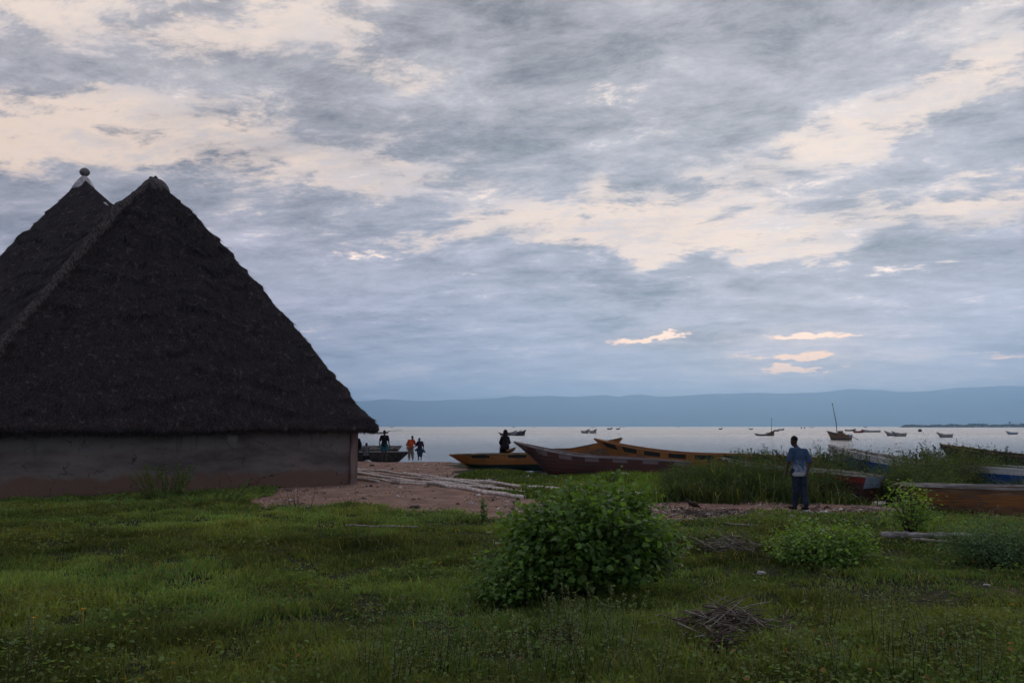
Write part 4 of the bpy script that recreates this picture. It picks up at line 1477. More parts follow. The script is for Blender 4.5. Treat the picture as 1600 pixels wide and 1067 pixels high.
# the big shrub in the middle of the foreground
g = gnd(915, 925)
shrub('leafy_shrub', g.x, g.y, 0.92, 0.78, 1.24, 330, 52, 0.080,
      'big round leafy green shrub in the middle of the foreground grass', 'shrub', seed=3, sprigs=[(0.40, 0.1, 1.52), (0.41, 0.1, 1.48), (0.15, 0.1, 1.33), (-0.55, 0, 1.15), (0.7, 0.1, 1.15), (-0.2, 0, 1.3)], lump=0.30)
gl = gnd(800, 935)
shrub('leafy_shrub', gl.x, gl.y, 0.34, 0.35, 0.50, 70, 36, 0.055, 'low leafy outgrowth at the left foot of the big round shrub', 'shrub', tint=(1.05, 1.05, 1.0), seed=9)
g2 = gnd(1285, 884)
shrub('leafy_shrub', g2.x, g2.y, 0.62, 0.45, 0.50, 120, 46, 0.050, 'knee high bright green shrub in the grass between the twigs and the log', 'shrub', tint=(1.35, 1.30, 1.1), seed=21)
g3 = gnd(1422, 838)
shrub('young_plant', g3.x, g3.y, 0.36, 0.30, 0.86, 46, 26, 0.055, 'light green airy young plant standing in front of the brown boat', 'plant', tint=(1.6, 1.5, 1.1), seed=5, lump=.4, sprigs=[(-0.28, 0, 1.0), (0.1, 0, 1.05)])
g4 = gnd(1560, 880)
shrub('bluish_shrub', g4.x, g4.y, 0.75, 0.55, 0.56, 110, 110, 0.032, 'fine leaved bluish green shrub below the brown boat at the right border', 'shrub', tint=(0.75, 0.95, 1.25), seed=6, wr=.3, m=G_WEED)
g5 = gnd(757, 815)
weed('dark_seedling', g5.x, g5.y, 7, 0.52, 0.18, 0.075, 18, 'small dark leafy seedling at the lower edge of the bare earth', 'plant', seed=4, m=G_LEAF)
g6 = gnd(262, 778)
weed('wall_weed', g6.x, g6.y - .2, 44, 1.0, 1.0, 0.055, 60, 'tall tangled weed growing against the mud wall of the hut', 'plant', seed=8, tint=(0.75, 0.8, 0.7))
g6 = gnd(325, 790)
weed('wall_weed', g6.x, g6.y, 26, 0.50, 1.5, 0.06, 30, 'low dark weed patch spreading from the hut wall towards the earth', 'plant', seed=9, tint=(0.6, 0.75, 0.65))
g7 = gnd(468, 795)
weed('dry_stems', g7.x, g7.y, 8, 0.62, 0.55, 0.03, 2, 'thin bare dry stems standing at the edge of the earth by the hut', 'dry plant', seed=12, stem_r=0.007, stem_m=M['twig'])
g8 = gnd(497, 1010)
weed('tall_thin_stem', g8.x, g8.y, 1, 0.52, 0.04, 0.022, 14, 'single tall reddish stem standing alone in the left foreground grass', 'dry plant', seed=13, stem_r=0.004, stem_m=M['twig'], tint=(1.2, .7, .6))

# grey-green seed-head weeds along the bottom of the picture: a few shapes, copied
protos = []
WG = 'grey green seed head weeds along the near edge of the grass'
WL = 'knee high grey green weed with small seed heads in the near grass'
spots = []
rs = random.Random(77)
for (px, py) in [(872, 1010), (905, 1000), (940, 1015), (962, 1030), (890, 1050), (850, 1060), (925, 1066), (700, 1050), (735, 1060), (665, 1066), (990, 1062), (1010, 1075),
                 (1320, 1040), (1350, 1010), (1385, 1030), (1410, 1060), (1300, 1066), (1455, 1040), (1500, 1060), (1240, 1050), (1200, 1066), (560, 1072), (610, 1080), (40, 1085), (1540, 1080),
                 (1340, 960), (1400, 975), (1290, 985), (780, 1075), (820, 1085)]:
    spots.append((px + rs.uniform(-8, 8), py))
for i, (px, py) in enumerate(spots):
    g = gnd(px, py)
    if i < 5:
        o = weed('seed_head_weed', g.x, g.y, 5 + i % 3, 0.50 + 0.03 * i, 0.22, 0.024, 60, WL, 'weed', WG, seed=100 + i, tint=(1.25, 1.15, 1.6), wr=.32, stem_r=0.003, tipc=1.0)
        protos.append(o)
    else:
        o = copy_tree(protos[i % 5])
        o.location = (g.x, g.y, tz(g.x, g.y) - 0.01)
        o.rotation_euler = (0, 0, rs.uniform(0, 6.28))
        s = rs.uniform(0.7, 1.15); o.scale = (s, s, s)

# leafy marsh weeds whose tips stand against the bright water
protos = []
MG = 'leafy marsh weeds standing among the boats'
ML = 'thin leafy marsh weed with its tips dark against the bright water'
ms = [(1125, 27.5, 1.05), (1140, 28.5, 1.1), (1160, 27, 1.12), (1180, 28.8, 1.25), (1195, 27.8, 1.2), (1212, 27.2, 1.15), (1230, 28, 1.15), (1275, 27, 1.1), (1290, 27.5, 1.18), (1305, 28.5, 1.15), (1318, 27.2, 1.05),
      (1330, 30, 1.12), (1405, 27, 0.95), (1420, 27.4, 1.1), (1432, 28, 1.18), (1446, 27.4, 1.25), (1458, 27.8, 1.32), (1470, 28.6, 1.3), (1486, 27.4, 1.22), (1500, 28.2, 1.32), (1520, 27.8, 1.1), (1537, 28.2, 1.25), (1552, 28, 1.15),
      (1570, 28.4, 1.12), (1590, 27.5, 1.05), (1150, 26.4, 1.05), (1170, 29.5, 1.15), (1204, 26.5, 1.15), (1222, 29.5, 1.2), (1240, 27.2, 1.15), (1262, 28.4, 1.2), (1283, 29.2, 1.2), (1300, 26.6, 1.1), (1440, 26.4, 1.15), (1465, 26.2, 1.2), (1495, 26.4, 1.15), (1512, 29.0, 1.2), (1530, 26.6, 1.05), (1560, 29.4, 1.1), (1100, 26.5, 0.9), (1080, 26, .8), (1350, 31.5, 1.05), (1380, 26.5, .8), (1620, 28, 1.1)]
for i, (px, Y, H) in enumerate(ms):
    x, y = xy(px, Y)
    zb = WATER_Z - 0.05
    if i < 5:
        o = weed('marsh_weed', x, y, 20, H * 1.25, 0.80, 0.070, 34, ML, 'marsh weed', MG, seed=200 + i, tint=(0.55, 0.62, 0.5), wr=.34, stem_r=0.006, z=zb, m=G_REED, tipc=0.9)
        o['h'] = H
        protos.append(o)
    else:
        p = protos[i % 5]
        o = copy_tree(p)
        o.location = (x, y, zb)
        o.rotation_euler = (0, 0, rs.uniform(0, 6.28))
        s = H / p['h']; o.scale = (1, 1, s)
for o in bpy.data.objects:
    if 'h' in o.keys(): del o['h']


# ------------------------------------------------------------------ poles, sticks, stones
M['log'] = simple('pale_pole', (0.45, 0.37, 0.33, 1), (0.78, 0.68, 0.61, 1), 7, stretch=(1, 1, 1), bump=0.6, bscale=18)
logs = [
    ([(540, 731), (559, 734), (600, 739), (645, 744), (709, 752), (806, 763)], 0.048, 'long pale pole farthest back in the bundle lying beside the hut'),
    ([(540, 736), (559, 739), (634, 751), (709, 761), (821, 771)], 0.046, 'pale pole in the middle of the bundle, second from the front'),
    ([(540, 739), (564, 742), (645, 753), (703, 766), (760, 772), (819, 777)], 0.060, 'thickest pale pole at the front of the bundle on the bare earth'),
    ([(630, 742), (690, 748.5), (752, 757), (812, 765)], 0.040, 'shorter pale pole lying on the back of the bundle'),
    ([(540, 748), (559, 749), (591, 752.5)], 0.055, 'short pole stub sticking out from the hut corner below the bundle'),
    ([(612, 754), (640, 755.5), (700, 765)], 0.045, 'thin dark stained pole along the front of the bundle'),
    ([(540, 733.5), (600, 743), (660, 748.5), (730, 757), (770, 763)], 0.034, 'thin pale pole lying between the two long back poles of the bundle'),
    ([(575, 746.5), (640, 757), (700, 763.5), (762, 771)], 0.036, 'thin crooked pole in front of the middle pole of the bundle'),
    ([(540, 743), (580, 748), (640, 752.5), (690, 760.5)], 0.032, 'thinnest pole near the hut corner among the bundle'),
    ([(824, 765), (850, 765.5), (870, 766.5), (897, 770)], 0.062, 'single pale pole continuing right behind the big shrub'),
]
for li, (pp, r, lab) in enumerate(logs):
    pts = []
    P2 = [np.array(gnd(a, b)) for a, b in pp]
    tot = []
    for k in range(len(P2) - 1):
        m_ = 10
        for q in range(m_):
            tot.append(P2[k] + (P2[k + 1] - P2[k]) * q / m_)
    tot.append(P2[-1])
    c0 = tot[len(tot) // 2]
    mb = MB()
    rl = random.Random(li)
    rad = []
    for k, p in enumerate(tot):
        wz = 0.02 * math.sin(k * 0.7 + li) + rl.uniform(-.006, .006)
        pts.append((p[0] - c0[0], p[1] - c0[1] + 0.05 * math.sin(k * 0.35 + li * 2), tz(p[0], p[1]) + r * 0.85 + wz * 0.4 + (0.05 if li == 3 else 0)))
        rad.append(r * (1 + rl.uniform(-.10, .12)) * (1.12 if k % 9 == 4 else 1))
    mb.tube(pts, rad, 9, wob=0.14)
    tag(mb.build('wooden_pole', M['log'] if li != 5 else M['twig_pale'], loc=(c0[0], c0[1], 0)), lab, 'pole', 'poles lying on the earth beside the hut')

# straw-thin driftwood and a split log on the right
def stick(name, pts, r, label, cat, m=None, group=None):
    c = Vector(pts[len(pts) // 2])
    mb = MB()
    k = len(pts)
    mb.tube([Vector(p) - c for p in pts], [r * (1 - 0.35 * i / k) * random.uniform(.85, 1.15) for i in range(k)], 6, wob=.2)
    return tag(mb.build(name, m or M['twig_pale'], loc=c), label, cat, group)


def groundline(pp, n=8, lift=0.03, wav=0.02):
    out = []
    for k in range(len(pp) - 1):
        a, b = gnd(*pp[k]), gnd(*pp[k + 1])
        for q in range(n):
            p = a.lerp(b, q / n)
            out.append((p.x, p.y + wav * math.sin(q * 1.7 + k), tz(p.x, p.y) + lift + random.uniform(-.008, .008)))
    return out


M['petal'] = simple('orange_petal', (0.75, 0.33, 0.03, 1), (0.80, 0.42, 0.05, 1), 20, bump=0)
for (px, py, lab) in ((128, 985, 'small orange yellow wild flower in the left foreground, the one nearer the hut'), (50, 1003, 'small orange yellow wild flower closest to the lower left corner')):
    g = gnd(px, py)
    fl = weed('wild_flower', g.x, g.y, 3, 0.20, 0.08, 0.035, 8, lab, 'flower', seed=px, stem_r=0.003)
    mb = MB()
    for k in range(9):
        a = k * 2 * math.pi / 9
        ca, sa = math.cos(a), math.sin(a)
        mb.add([(0, 0, .205), (ca * .014 - sa * .008, sa * .014 + ca * .008, .213), (ca * .027, sa * .027, .209), (ca * .014 + sa * .008, sa * .014 - ca * .008, .213)], [(0, 1, 2, 3)])
    mb.tube([(0, 0, 0.0), (0.004, 0, .10), (0, 0, .206)], 0.003, 4)
    mb.build('flower_head', M['petal'], fl)
stick('fallen_log', groundline([(1378, 847), (1440, 848.5), (1500, 848), (1560, 849)], lift=0.12), 0.06, 'long grey log lying in the grass below the young plant at right', 'log', M['wood_grey'])
stick('split_branch', groundline([(1425, 853), (1470, 855), (1500, 857)], lift=0.09), 0.03, 'short pale split branch lying just in front of the long grey log', 'branch')
stick('driftwood', groundline([(1330, 795), (1380, 799), (1425, 803)], lift=0.03), 0.028, 'thin driftwood stick on the mud below the navy boat bottom', 'branch')
stick('driftwood', groundline([(540 + 0, 829), (600, 831), (660, 832)], lift=0.09), 0.018, 'thin stick lying across the grass in front of the bare earth', 'branch')
stick('driftwood', groundline([(1065, 812), (1100, 816), (1150, 820), (1185, 822)], lift=0.03), 0.022, 'curved pale stick along the grass edge right of the big shrub', 'branch')


def brush_pile(name, px, py, w, dpt, h, n, label, seed, pale=0.3, lo=0.25, hi=0.6):
    g = gnd(px, py)
    rs = random.Random(seed)
    root = empty(name, (g.x, g.y, tz(g.x, g.y)))
    tag(root, label, 'brush pile')
    for mname, mm, share in (('dark_twigs', M['twig'], 1 - pale), ('pale_twigs', M['twig_pale'], pale)):
        mb = MB()
        for k in range(int(n * share)):
            x = rs.gauss(0, w * 0.35); y = rs.gauss(0, dpt * 0.35)
            e = math.exp(-(x / w * 2) ** 2 - (y / dpt * 2) ** 2)
            z = rs.random() * h * e + 0.01
            a = rs.gauss(0, 0.9) if rs.random() < .7 else rs.uniform(0, 3.14)
            L = rs.uniform(lo, hi)
            d = Vector((math.cos(a), math.sin(a) * .8, rs.gauss(0.05, 0.28))) * L / 2
            c = Vector((x, y, z + abs(d.z) * .6))
            b = Vector((rs.gauss(0, .1), rs.gauss(0, .1), rs.gauss(0.03, .08))) * L
            mb.tube([c - d, c + b * .6, c + d * .6 + b * .5, c + d], [rs.uniform(.004, .011), .007, .005, .003], 4)
        mb.build(mname, mm, root)
    return root


brush_pile('brush_pile', 1130, 985, 0.75, 0.5, 0.20, 190, 'pile of dry grey twigs in the right foreground below the big shrub', 3, 0.45)
brush_pile('brush_pile', 1140, 862, 0.95, 0.4, 0.24, 110, 'low scatter of pale sticks in the grass right of the big shrub', 5, 0.7)
g = gnd(1132, 1040)
brush_pile('uprooted_stump', 1135, 1015, 0.12, 0.12, 0.34, 60, 'dark tangled root clump standing in front of the twig pile', 8, 0.05, 0.1, 0.28)
brush_pile('brush_pile', 1090, 800, 1.1, 0.7, 0.06, 120, 'dark heap of twigs and reed litter on the earth beside the bird', 11, 0.12, .1, .3)

# litter: pebbles, dry leaves and husks too many to count
def build_litter():
    m_, t, b = mat('litter')
    a = t.node('ShaderNodeVertexColor', layer_name='tint').outputs[0]
    t.put(b.inputs['Base Color'], a)
    b.inputs['Roughness'].default_value = 0.9
    n = 60000
    x, y = field(n, 13, 48, 0.6, 0.70, 0)
    dm = dirtmask(x, y)
    cl = fbm(x * 1.2, y * 1.2, 91, 3)
    pxx = 800 + FPX * x / y
    keep = (dm > 0.35) & (rng.random(n) < np.clip((cl - 0.42) * 3.0, 0.04, 0.9)) & (y < shore(x) + 0.3)
    # heavier litter by the shore right of the poles and round the man's feet
    k2 = 2600
    x2 = np.concatenate([rng.normal(-1.6, 1.2, k2), rng.normal(6.9, 1.6, k2 // 2), rng.normal(5.0, 1.0, k2 // 3)])
    y2 = np.concatenate([rng.normal(30.5, 1.4, k2), rng.normal(18.6, 0.35, k2 // 2), rng.normal(19.0, .5, k2 // 3)])
    x = np.concatenate([x[keep], x2]); y = np.concatenate([y[keep], y2])
    n = len(x)
    z = np.maximum(terrain(x, y), WATER_Z)
    s = rng.uniform(0.008, 0.036, n) * np.where(rng.random(n) < 0.08, 2.4, 1.0)
    P = np.stack([x, y, z], -1)
    # squashed octahedra, each turned at random
    dirs = np.array([[1, 0, 0], [0, 1, 0], [-1, 0, 0], [0, -1, 0], [0, 0, 0.55], [0, 0, -0.3]])
    a = rng.random(n) * 6.28
    ca, sa = np.cos(a), np.sin(a)
    V = np.zeros((n, 6, 3))
    for k in range(6):
        sx = dirs[k, 0] * rng.uniform(.7, 1.6, n); sy = dirs[k, 1] * rng.uniform(.5, 1.1, n)
        V[:, k, 0] = P[:, 0] + s * (sx * ca - sy * sa)
        V[:, k, 1] = P[:, 1] + s * (sx * sa + sy * ca)
        V[:, k, 2] = P[:, 2] + s * (dirs[k, 2] * rng.uniform(.6, 1.4, n) + rng.normal(0, .12, n)) + 0.004
    T = []
    for k in range(4):
        T += [[k, (k + 1) % 4, 4], [(k + 1) % 4, k, 5]]
    b_ = np.arange(n)[:, None, None] * 6
    T = (b_ + np.array(T)[None]).reshape(-1, 3)
    r = rng.random(n)
    tint = np.where(r[:, None] < 0.42, np.array([[0.035, 0.027, 0.022]]), np.where(r[:, None] < 0.78, np.array([[0.15, 0.105, 0.085]]), np.array([[0.50, 0.45, 0.42]])))
    tint = tint * rng.uniform(.7, 1.3, (n, 1))
    tag(npmesh('pebbles_and_litter', V.reshape(-1, 3), None, T, m_, col=rep(tint, 6), smooth=False), kind='stuff')


build_litter()


def stone(px, py, s, label, m=None, flat=0.5, seed=0):
    g = gnd(px, py)
    bm = bmesh.new()
    bmesh.ops.create_icosphere(bm, subdivisions=3, radius=1)
    for v in bm.verts:
        n_ = mnoise.noise(v.co * 1.3 + Vector((seed * 3.1, 0, 0))) * 0.5 + mnoise.noise(v.co * 3.5 + Vector((seed, 4, 0))) * 0.18
        v.co *= (1 + n_)
        v.co.x *= s * 1.3; v.co.y *= s; v.co.z *= s * flat
    me = bpy.data.meshes.new('stone')
    bm.to_mesh(me); bm.free()
    me.polygons.foreach_set('use_smooth', [True] * len(me.polygons))
    me.materials.append(m or M['cement'])
    o = bpy.data.objects.new('stone', me); COL.objects.link(o)
    o.location = (g.x, g.y, tz(g.x, g.y) + s * flat * 0.3)
    o.rotation_euler = (0, 0, seed)
    return tag(o, label, 'stone')


M['rock_dark'] = simple('dark_rock', (0.03, 0.025, 0.022, 1), (0.075, 0.06, 0.05, 1), 8)
for k, (px, py, s, lab, mm) in enumerate([
    (575, 722, 0.16, 'pale stone near the hut corner in front of the seated child', 'cement'),
    (581, 728, 0.13, 'dark rock just below the pale stone near the hut corner', 'rock_dark'),
    (648, 793, 0.11, 'dark rock on the lower edge of the bare earth left of the shrub', 'rock_dark'),
    (735, 786, 0.06, 'whitish stone in the middle of the bare earth above the seedling', 'cement'),
    (757, 789, 0.07, 'larger whitish stone right of the other one on the bare earth', 'cement'),
    (1145, 784, 0.07, 'pale stone on the mud right of the dark bird', 'cement'),
    (1120, 776, 0.07, 'white scrap of stone at the foot of the reeds above the bird', 'cement'),
    (1190, 898, 0.055, 'pale flat stone lying in the grass right of the big shrub', 'cement'),
    (1262, 800, 0.07, 'pale stone at the standing man\'s right foot', 'cement'),
    (1542, 917, 0.035, 'small curved pale stone in the worn grass at the right border', 'cement'),
]):
    stone(px, py, s, lab, M[mm], 0.5, k + 1)

# bushier dark growth in the marsh round the boats
for i, (px, Y, rx, H, tn) in enumerate([(1385, 23.6, 0.9, 0.85, (.60, .70, .7)), (1425, 22.8, 0.9, 0.90, (.6, .66, .6)), (1450, 24.6, 1.0, 1.15, (.6, .62, .5)), (1490, 25.6, 1.0, 1.1, (.62, .62, .45)), (1525, 26.3, 0.9, 0.95, (.6, .66, .55)),
                                        (1570, 25.6, 1.0, 0.75, (.6, .7, .6)), (1272, 23.4, 0.8, 0.80, (.55, .68, .62)), (1215, 24.5, 0.9, 0.95, (.58, .66, .55)), (1150, 25.0, 1.0, 0.85, (.58, .7, .55)), (1085, 24.6, 0.9, 0.62, (.6, .75, .6)),
                                        (1460, 21.2, 0.7, 0.55, (.6, .72, .65)), (1300, 26.6, 0.9, 1.1, (.55, .62, .5))]):
    x, y = xy(px, Y)
    shrub('marsh_bush', x, y, rx, rx * 0.8, H * (1.3 if 1400 < px < 1540 else 1.12) + 0.25, 90, 64, 0.055, 'dark bushy marsh plant, number', 'marsh bush', tint=tn, seed=300 + i, wr=.28, lump=.5, m=G_WEED)
    o = [q for q in bpy.data.objects if q.name.startswith('marsh_bush')][-1]
mbl = ['dark marsh bush just right of the navy bottomed boat end', 'dark marsh bush between the navy bottomed boat and the left end of the brown boat', 'tall dark marsh bush in front of the middle of the blue boat',
       'tall olive marsh bush covering the white edge of the blue boat', 'olive marsh bush below the bow of the farthest right dark boat', 'low marsh bush hanging over the right end of the blue boat',
       'dark marsh bush just right of the standing man', 'dark marsh bush just left of the standing man', 'marsh bush in front of the right end of the long orange boat',
       'low marsh bush at the right end of the maroon boat', 'low marsh bush right behind the left end of the brown boat', 'tall dark marsh bush behind the red edge of the boat right of the man']
for q, o in enumerate(sorted([q for q in bpy.data.objects if q.name.startswith('marsh_bush')], key=lambda q: q.name)):
    o['label'] = mbl[q]


# ------------------------------------------------------------------ people
def surface_nets(F, h, org):
    """F < 0 inside; returns vertices and quads of the surface"""
    s = F < 0
    nx, ny, nz = F.shape
    c = np.zeros((nx - 1, ny - 1, nz - 1), dtype=np.int16)
    corners = [(a, b, d) for a in (0, 1) for b in (0, 1) for d in (0, 1)]
    for (a, b, d) in corners:
        c += s[a:nx - 1 + a, b:ny - 1 + b, d:nz - 1 + d]
    act = (c > 0) & (c < 8)
    ids = -np.ones(act.shape, dtype=np.int64)
    idx = np.argwhere(act)
    ids[act] = np.arange(len(idx))
    acc = np.zeros((len(idx), 3)); cnt = np.zeros(len(idx))
    i, j, k = idx.T
    for (a, b, d) in corners:
        for ax in range(3):
            e = [a, b, d]
            if e[ax]: continue
            e2 = list(e); e2[ax] = 1
            f0 = F[i + e[0], j + e[1], k + e[2]]; f1 = F[i + e2[0], j + e2[1], k + e2[2]]
            m_ = (f0 < 0) != (f1 < 0)
            t = np.where(m_, f0 / np.where(m_, f0 - f1, 1), 0)
            p = np.tile(np.array(e, dtype=float), (len(idx), 1))
            p[:, ax] += t
            acc[m_] += p[m_]; cnt[m_] += 1
    V = (idx + acc / cnt[:, None]) * h + org
    Q = []
    for ax in range(3):
        sl0 = [slice(None)] * 3; sl1 = [slice(None)] * 3
        sl0[ax] = slice(0, -1); sl1[ax] = slice(1, None)
        a0 = s[tuple(sl0)]; a1 = s[tuple(sl1)]
        ed = np.argwhere(a0 != a1)
        if not len(ed): continue
        o1, o2 = [q for q in range(3) if q != ax]
        ok = (ed[:, o1] > 0) & (ed[:, o2] > 0) & (ed[:, o1] < F.shape[o1] - 1) & (ed[:, o2] < F.shape[o2] - 1)
        ed = ed[ok]
        e00 = ed.copy(); e10 = ed.copy(); e10[:, o1] -= 1
        e11 = ed.copy(); e11[:, o1] -= 1; e11[:, o2] -= 1
        e01 = ed.copy(); e01[:, o2] -= 1
        q = np.stack([ids[tuple(e.T)] for e in (e00, e10, e11, e01)], -1)
        flip = s[tuple(ed.T)] ^ (ax == 1)
        q[flip] = q[flip][:, ::-1]
        Q.append(q)
    return V, np.concatenate(Q)


def sdf_build(prims, h, k=0.02, cuts=(), name='body', mats=None, parent=None, noise_amp=0.0):
    """prims: ('c', a, b, ra, rb) tapered capsule, ('e', centre, radii) ellipsoid. cuts: list of (axis, sign, value)"""
    pts = []
    for p in prims:
        if p[0] == 'c':
            r = max(p[3], p[4])
            for q in (p[1], p[2]): pts += [np.array(q) - r, np.array(q) + r]
        else:
            pts += [np.array(p[1]) - np.array(p[2]), np.array(p[1]) + np.array(p[2])]
    lo = np.min(pts, 0) - 3 * h - 0.01; hi = np.max(pts, 0) + 3 * h + 0.01
    n = np.ceil((hi - lo) / h).astype(int) + 1
    G = np.stack(np.meshgrid(*[lo[a] + np.arange(n[a]) * h for a in range(3)], indexing='ij'), -1)
    F = np.full(G.shape[:3], 9.0)
    for p in prims:
        if p[0] == 'c':
            a = np.array(p[1], float); b = np.array(p[2], float); ra, rb = p[3], p[4]
            r = max(ra, rb) + 0.06 + k
            l_, h_ = np.minimum(a, b) - r, np.maximum(a, b) + r
        else:
            a = np.array(p[1], float); rr = np.array(p[2], float)
            l_, h_ = a - rr - 0.06 - k, a + rr + 0.06 + k
        i0 = np.clip(((l_ - lo) / h).astype(int), 0, n - 1); i1 = np.clip(((h_ - lo) / h).astype(int) + 2, 1, n)
        sl = tuple(slice(i0[q], i1[q]) for q in range(3))
        X = G[sl]
        if p[0] == 'c':
            ab = b - a
            t = np.clip(((X - a) @ ab) / (ab @ ab + 1e-9), 0, 1)
            d = np.linalg.norm(X - a - t[..., None] * ab, axis=-1) - (ra + (rb - ra) * t)
        else:
            q = np.linalg.norm((X - a) / rr, axis=-1)
            d = (q - 1) * rr.min() if rr.min() > 0 else q
            g = np.linalg.norm((X - a) / rr ** 2, axis=-1)
            d = q * (q - 1) / np.maximum(g, 1e-6)
        f = F[sl]
        kk = p[5] if len(p) > 5 else k
        hh = np.clip(0.5 + 0.5 * (f - d) / kk, 0, 1)
        F[sl] = np.where(f > 8, d, f * (1 - hh) + d * hh - kk * hh * (1 - hh))
    if noise_amp:
        X = G
        F = F + noise_amp * (np.sin(X[..., 0] * 31 + np.sin(X[..., 2] * 17) * 2) * np.sin(X[..., 2] * 23 + X[..., 1] * 19))
    for ax, sg, val in cuts:
        F = np.maximum(F, (G[..., ax] - val) * sg)
    V, Q = surface_nets(F, h, lo)
    return npmesh(name, V, Q, None, mats, parent)


def V3(*a):
    return np.array(a, dtype=float)


